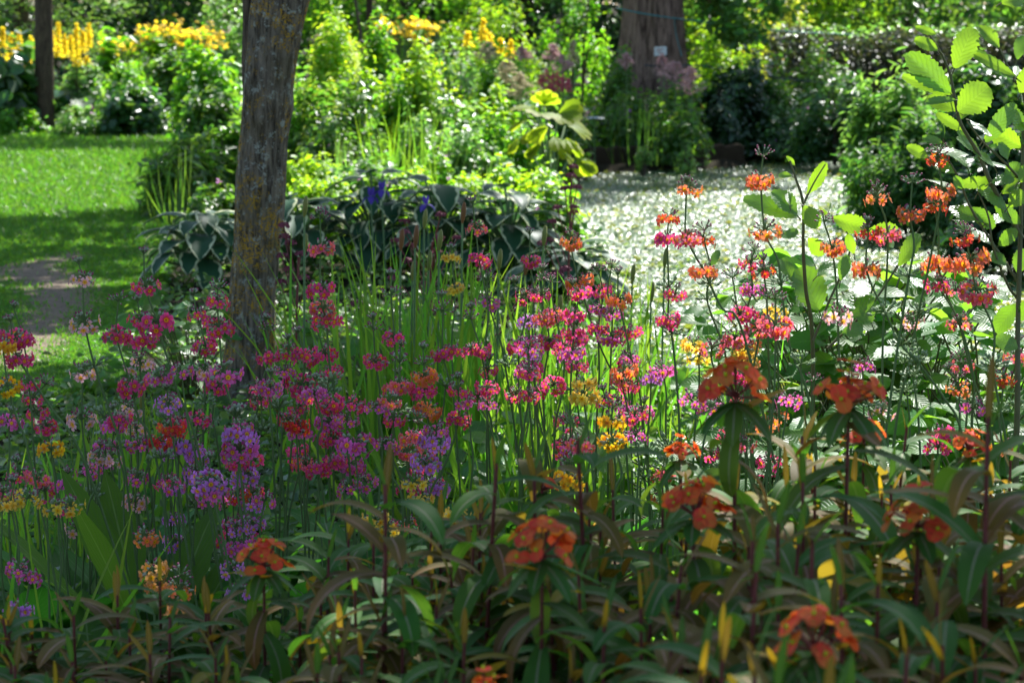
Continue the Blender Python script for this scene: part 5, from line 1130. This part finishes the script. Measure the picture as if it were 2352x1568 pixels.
lv_big = [(1750, 240, 1610, 185, 55, 'T'), (1760, 345, 1610, 270, 90, 'T'), (1875, 470, 2005, 200, 165, 'T'), (1845, 640, 1560, 380, 175, 'G'), (1855, 650, 1550, 525, 90, 'T'), (1880, 690, 1670, 690, 70, 'G'), (1895, 760, 1690, 660, 110, 'T'), (1900, 770, 2112, 600, 215, 'T'), (1915, 825, 1960, 640, 130, 'T'), (1950, 912, 1750, 780, 70, 'T'),
  (2182, 330, 2070, 175, 100, 'T'), (2300, 545, 1980, 325, 100, 'G'), (2300, 530, 2000, 345, 70, 'T'), (2305, 410, 2350, 240, 90, 'G'), (2295, 525, 2330, 450, 45, 'W'), (1985, 830, 2080, 920, 90, 'W'), (2090, 980, 2280, 720, 120, 'G'), (2080, 960, 2230, 800, 80, 'T'), (2335, 1010, 2120, 890, 140, 'T'), (2290, 770, 2400, 890, 100, 'W'), (2330, 640, 2400, 480, 120, 'T'),
  (1690, 1030, 1970, 1060, 115, 'W'), (1690, 1085, 1560, 1010, 80, 'T'), (1800, 990, 1660, 940, 60, 'G'), (1800, 950, 1820, 860, 36, 'G'), (2090, 1110, 2335, 1180, 85, 'W'), (1700, 1240, 1880, 1290, 80, 'W'), (1880, 1190, 1750, 1110, 90, 'G'), (1960, 1150, 1870, 1020, 110, 'G'), (2060, 1070, 1930, 930, 100, 'G'), (2150, 1150, 2050, 1020, 80, 'G'),
  (2120, 1240, 1940, 1270, 80, 'T'), (2040, 1320, 2100, 1220, 70, 'T'), (2130, 1260, 2280, 1220, 100, 'G'), (2240, 1460, 2060, 1240, 120, 'G'), (2250, 1420, 2350, 1320, 110, 'T'), (2070, 1530, 1850, 1420, 110, 'G'), (1990, 1430, 2140, 1560, 110, 'G'), (2090, 1540, 2290, 1500, 100, 'W'), (1870, 1520, 2000, 1600, 90, 'G'), (2330, 1540, 2180, 1420, 100, 'G'), (2150, 1700, 2010, 1570, 130, 'W'), (2340, 1350, 2250, 1280, 90, 'G'),
  (2180, 1690, 2290, 1590, 100, 'G'), (2230, 1830, 2110, 1720, 100, 'G'), (2250, 1950, 2060, 1900, 130, 'W'), (2310, 1880, 2351, 1720, 120, 'G'), (2300, 2100, 2150, 2280, 150, 'G'), (2320, 2200, 2440, 2080, 150, 'G'), (2310, 2400, 2170, 2320, 120, 'G'), (2320, 1250, 2420, 1150, 120, 'T'), (2350, 1000, 2440, 860, 140, 'G'), (2350, 900, 2280, 760, 120, 'G'), (2200, 1330, 2330, 1240, 90, 'T'), (1930, 1300, 1880, 1220, 60, 'G'), (2200, 20, 2380, -40, 120, 'T'), (2240, 1100, 2200, 980, 90, 'G'), (2000, 1010, 1930, 900, 80, 'G'), (2230, 1240, 2310, 1120, 100, 'G')]
foot = P(1567.6 + 2305 / 3, 523 + 1500 / 3, 4.5); foot.z = 0
alder('alder_sapling', 'tall backlit alder sapling with toothed round leaves beside the orange primroses', 4.45, st_big, lv_big, foot)
st_sm = [('main', [(740, 1110, 0), (780, 1230, 0), (830, 1400, 0), (832, 1700, 0), (850, 2000, .02), (900, 2500, .05)], (.002, .005)), ('twig', [(985, 1130, 0), (900, 1270, 0), (840, 1400, 0)], (.0012, .002)), ('twig', [(1130, 1560, .05), (1060, 1480, .05), (1160, 1700, .05), (1000, 2100, .04), (900, 2350, .03)], (.0015, .003)), ('twig', [(1640, 1560, .05), (1500, 1800, .05), (1300, 2100, .05), (1000, 2400, .04)], (.0015, .003))]
for k in range(115):
    sx, sy = [(2040, 1060), (2120, 1250), (2250, 1480), (1980, 1420), (2100, 1620), (2320, 1950), (2140, 1700), (2240, 1960), (2330, 1300), (2310, 2300), (2300, 2600)][k % 11]
    a = rng.uniform(0, 6.28); l_ = rng.uniform(110, 210); x0, y0 = sx + rng.normal() * 35, sy + rng.normal() * 60
    lv_big.append((x0, y0, x0 + l_ * math.cos(a), y0 + l_ * math.sin(a) * .8, l_ * .72, 'GTGTW'[k % 5]))
for k in range(90):
    y0 = rng.uniform(250, 2500); x0 = 2320 - max(0, 500 - y0) * .25 + rng.normal() * 45; a = rng.choice([-1, 1]) * rng.uniform(.2, 1.2) + (3.14 if k % 2 else 0); l_ = rng.uniform(110, 200)
    lv_big.append((x0, y0, x0 + l_ * math.cos(a), y0 - l_ * abs(math.sin(a)) * .6 + 30, l_ * .72, 'GTGT'[k % 4]))
lv_sm = [(755, 1215, 650, 1190, 48, 'T'), (775, 1140, 735, 1085, 36, 'T'), (862, 1335, 985, 1130, 105, 'T'), (805, 1500, 465, 1340, 130, 'G'), (790, 1480, 640, 1310, 150, 'G'), (740, 1410, 720, 1305, 46, 'T'), (835, 1420, 930, 1560, 120, 'T'), (1030, 1500, 1290, 1580, 130, 'T'), (1000, 1480, 950, 1450, 40, 'T'), (1010, 1450, 1035, 1400, 30, 'T'),
  (870, 1640, 1000, 1780, 120, 'T'), (810, 1630, 640, 1590, 70, 'G'), (940, 2135, 820, 1850, 260, 'G'), (765, 1945, 690, 1780, 100, 'G'), (1090, 1930, 1130, 1760, 85, 'G'), (1180, 1745, 1140, 1630, 70, 'T'), (1490, 1830, 1640, 1600, 115, 'T'), (1260, 1600, 1500, 1590, 120, 'T'), (1300, 2220, 1180, 2020, 200, 'G'), (1200, 2050, 1290, 1960, 110, 'W'), (1060, 2060, 1180, 2120, 80, 'W'), (1420, 1700, 1460, 1660, 60, 'T'), (1000, 2200, 880, 2170, 90, 'G'), (1100, 2300, 1240, 2240, 110, 'G'), (200, 1840, 240, 1720, 60, 'G'), (700, 1610, 790, 1590, 60, 'G'), (1560, 1900, 1680, 1980, 110, 'W'), (930, 1900, 1060, 1800, 110, 'G')]
foot = P(1567.6 + 900 / 3, 523 + 1400 / 3, 4.9); foot.z = 0
alder('alder_shoot', 'small alder shoot with toothed leaves standing against the bright pond', 4.75, st_sm, lv_sm, foot, 'plant')

# ---------------------------------------------------------------- coppery spurge in front
SPM = [M['spurge_green'], M['spurge_copper'], M['spurge_ochre']]
SPH = .8
LPROF = lambda t_: (.16 + .84 * math.sin(math.pi * min(1., t_ * .9 + .08)) ** .75) if t_ < .97 else .1
def shoot(seed, flowering):
    r_ = np.random.default_rng(seed); global rng; old = rng; rng = r_
    st, lv, fl = MB(), MB(), MB(); bend = r_.normal(size=2) * .03
    ctr_ = [Vector((bend[0] * (1 - z / SPH) ** 2 * 1.5, bend[1] * (1 - z / SPH) ** 2, z)) for z in np.linspace(0, SPH, 12)]
    tube(st, ctr_, [.0042 - .0022 * i / 12 for i in range(12)], 7)
    n = 38 if not flowering else 28
    for k in range(n):
        f = k / (n - 1); z = .22 + (SPH - .225) * f ** .8; i = min(10.99, z / SPH * 11); p = ctr_[int(i)].lerp(ctr_[int(i) + 1], i - int(i)); a = k * 2.39996 + r_.normal() * .25
        up = (.25 + .5 * f ** 2) if not flowering else (-.3 + .35 * f)
        if not flowering and k >= n - 2: up = 1.25
        el = up + r_.normal() * .2; L_ = (.082 + .054 * math.sin(math.pi * min(1, f * .75 + .2))) * r_.uniform(.8, 1.2); wf = r_.uniform(.22, .30)
        if not flowering and k >= n - 2: L_ *= .62; wf = .14
        mt = 0 if f < .62 else (1 if r_.random() < .45 else 0)
        if r_.random() < .06: mt = 2
        leaf(lv, p, (math.cos(a) * math.cos(el), math.sin(a) * math.cos(el), math.sin(el)), (-math.cos(a) * math.sin(el), -math.sin(a) * math.sin(el), math.cos(el)), L_, L_ * wf, (.2 if k >= n - 2 else 1.5) * r_.uniform(.5, 1.4), .2, 8, LPROF, mt, 3)
    if flowering:
        top = ctr_[-1]
        for k in range(7):
            a = k * .9; el = -.25 + r_.normal() * .15; leaf(lv, top - Vector((0, 0, .006)), (math.cos(a) * math.cos(el), math.sin(a) * math.cos(el), math.sin(el)), (0, 0, 1), .062 * r_.uniform(.8, 1.2), .022, .6, .15, 6, LPROF, 0, 3)
        for k in range(12):
            a = k * 2.4 + r_.normal() * .3; q = .034 * math.sqrt(k / 11) * r_.uniform(.8, 1.15); p = top + Vector((q * math.cos(a), q * math.sin(a), .008 + .024 * (1 - k / 11) + r_.normal() * .005)); tube(st, [top, p], .0013, 4)
            u = unit((q * math.cos(a) * 34 + r_.normal() * .3, q * math.sin(a) * 34 + r_.normal() * .3, .9)); sp_a = r_.random() * 6.28
            for b_ in (0, 3.14, 1.57, 4.71)[:2 + (k % 2) * 2]:
                v = u.orthogonal(); v = Matrix.Rotation(sp_a + b_, 3, u) @ v; leaf(fl, p, unit(v + u * .28), u, r_.uniform(.011, .0175), .0175, .45, .12, 5, lambda t_: math.sin(math.pi * min(1, t_ * .8 + .16)) ** .5, 0, 5)
            blob(fl, p, u, .0022, .005, 1)
    rng = old
    return st.mesh('stem', M['spurge_stem']), lv.mesh('leaves', SPM), (fl.mesh('flower_head', [M['spurge_bract'], M['lime_flower']]) if flowering else None)
SHN = [shoot(100 + k, False) for k in range(8)]; SHF = [shoot(200 + k, True) for k in range(4)]
line_x = [-100, 0, 200, 350, 600, 790, 1040, 1200, 1440, 1690, 1950, 2110, 2352, 2500]; line_y = [1400, 1390, 1330, 1320, 1265, 1135, 1060, 1110, 985, 900, 905, 965, 960, 960]
FL = [(1690, 872, 2.95), (1950, 885, 2.9), (1595, 1140, 2.75), (2110, 1165, 2.6), (1245, 1230, 2.55), (1870, 1440, 2.2), (605, 1262, 3.0), (1245, 1092, 3.5), (1985, 975, 3.3), (2228, 1000, 3.3), (1565, 1015, 3.4), (1110, 1575, 2.3)]
shoots = [(P(x, y, d) - Vector((0, 0, .022)), True) for x, y, d in FL]
for d in np.arange(1.75, 3.62, .085):
    half = .235 * d
    for x in np.arange(-half, half, .083):
        xx = x + rng.normal() * .03; dd = d + rng.normal() * .03; dx = 1176 + xx / dd * FPX
        ly = np.interp(dx, line_x, line_y); back = np.interp(dx, [0, 600, 1100, 1700, 2352], [3.1, 3.3, 3.55, 3.35, 3.4])
        if dd > back: continue
        hmax = P(dx, ly, back).z; y = pix((xx, dd, min(hmax * rng.uniform(.86, 1.02), hmax)))[1]
        z = CAM_H - max(ly + 4, y) * dd / FPX; z = min(z, hmax) 
        if any((p.x - xx) ** 2 + (p.y - dd) ** 2 < .05 ** 2 and fl for p, fl in shoots): continue
        if any(dd < p.y and p.y - dd < .4 and abs(pix(p)[0] - dx) < 55 for p, fl in shoots[:len(FL)]): continue
        # shoots in front of an open flower head stay below it
        for p, fl in shoots[:len(FL)]:
            ph = pix(p)
            if dd < p.y + .03 and abs(ph[0] - dx) < 170: z = min(z, CAM_H - (ph[1] + (105 if abs(ph[0] - dx) < 110 else 60)) * dd / FPX)
        shoots.append((Vector((xx, dd, max(.3, z))), False))
for x, y, d in ((1418, 985, 2.95), (2258, 955, 2.5), (2338, 1010, 2.7), (1245, 1065, 2.95), (885, 1112, 2.7), (1040, 1045, 2.9)): shoots.append((P(x, y, d), False))
cells = {}
ctrs = [(-.52, 2.1), (-.2, 2.0), (.15, 2.0), (.5, 2.1), (-.55, 2.5), (-.28, 2.45), (0.02, 2.5), (.3, 2.45), (.56, 2.5), (-.62, 2.85), (-.3, 2.9), (.0, 2.9), (.3, 2.85), (.6, 2.9), (-.5, 3.15), (-.15, 3.3), (.12, 3.3), (.4, 3.25), (.7, 3.3), (-.3, 1.75), (.25, 1.75)]
for p, fl in shoots:
    k = min(range(len(ctrs)), key=lambda i: (ctrs[i][0] - p.x) ** 2 + (ctrs[i][1] - p.y) ** 2); cells.setdefault(k, []).append((p, fl))
for k, lst in cells.items():
    cx, cy = ctrs[k]; nf = sum(f for _, f in lst); t = thing('spurge_plant', '', 'plant', (cx, cy, 0), 'coppery spurge plants'); px_, py_ = pix((cx, cy, .65))
    t['_k'] = k
    for p, fl in lst:
        s_ = p.z / SPH; small = fl and p.y > 3.15; st, lv, fh = (SHF if fl else SHN)[rng.integers(4 if fl else 8)]
        mt = Matrix.Translation((p.x - cx, p.y - cy, 0)) @ Matrix.Rotation(rng.uniform(0, 6.28), 4, 'Z') @ Matrix.Rotation(0 if fl else rng.normal() * .05, 4, 'X') @ Matrix.Diagonal((*(max(.85, min(1.1, s_)),) * 2, s_, 1))
        o = link('stem', st, t, mt); link('leaves', lv, o)
        if fh: link('flower_head', fh, o, (Matrix.Translation((0, 0, SPH)) @ Matrix.Scale(.85 if small else 1.12, 4) @ Matrix.Translation((0, 0, -SPH))) if True else None)
    lmk = min([('under the apricot primroses', 380, 1300), ('below the lilac primroses', 560, 1250), ('below the yellow primrose tiers', 950, 1150), ('under the golden primrose', 1420, 1050), ('before the pond irises', 1250, 1050), ('before the coral primroses', 1750, 880), ('beneath the bramble leaves', 2000, 900), ('below the alder sapling', 2330, 950),
                ('in the shady lower corner', 0, 1500), ('along the lower edge', 900, 1560), ('around the blurred orange head', 1870, 1470), ('beside the wide orange head', 1250, 1280), ('behind the blurred orange head', 2100, 1230)], key=lambda l: (l[1] - px_) ** 2 + (l[2] - py_) ** 2)[0]
    t['_l'] = ('orange flowering ' if nf else 'flowerless coppery ') + 'red stemmed spurge ' + lmk
bl = {}
for o in [o for o in bpy.data.objects if o.name.startswith('spurge_plant')]: bl.setdefault(o['_l'], []).append(o)
for lab, os_ in bl.items():
    os_.sort(key=lambda o: -o.location.y)
    for k, o in enumerate(os_):
        o['label'] = lab + ('' if len(os_) == 1 else f', {ORD[k]} row from the back'); del o['_l']; del o['_k']
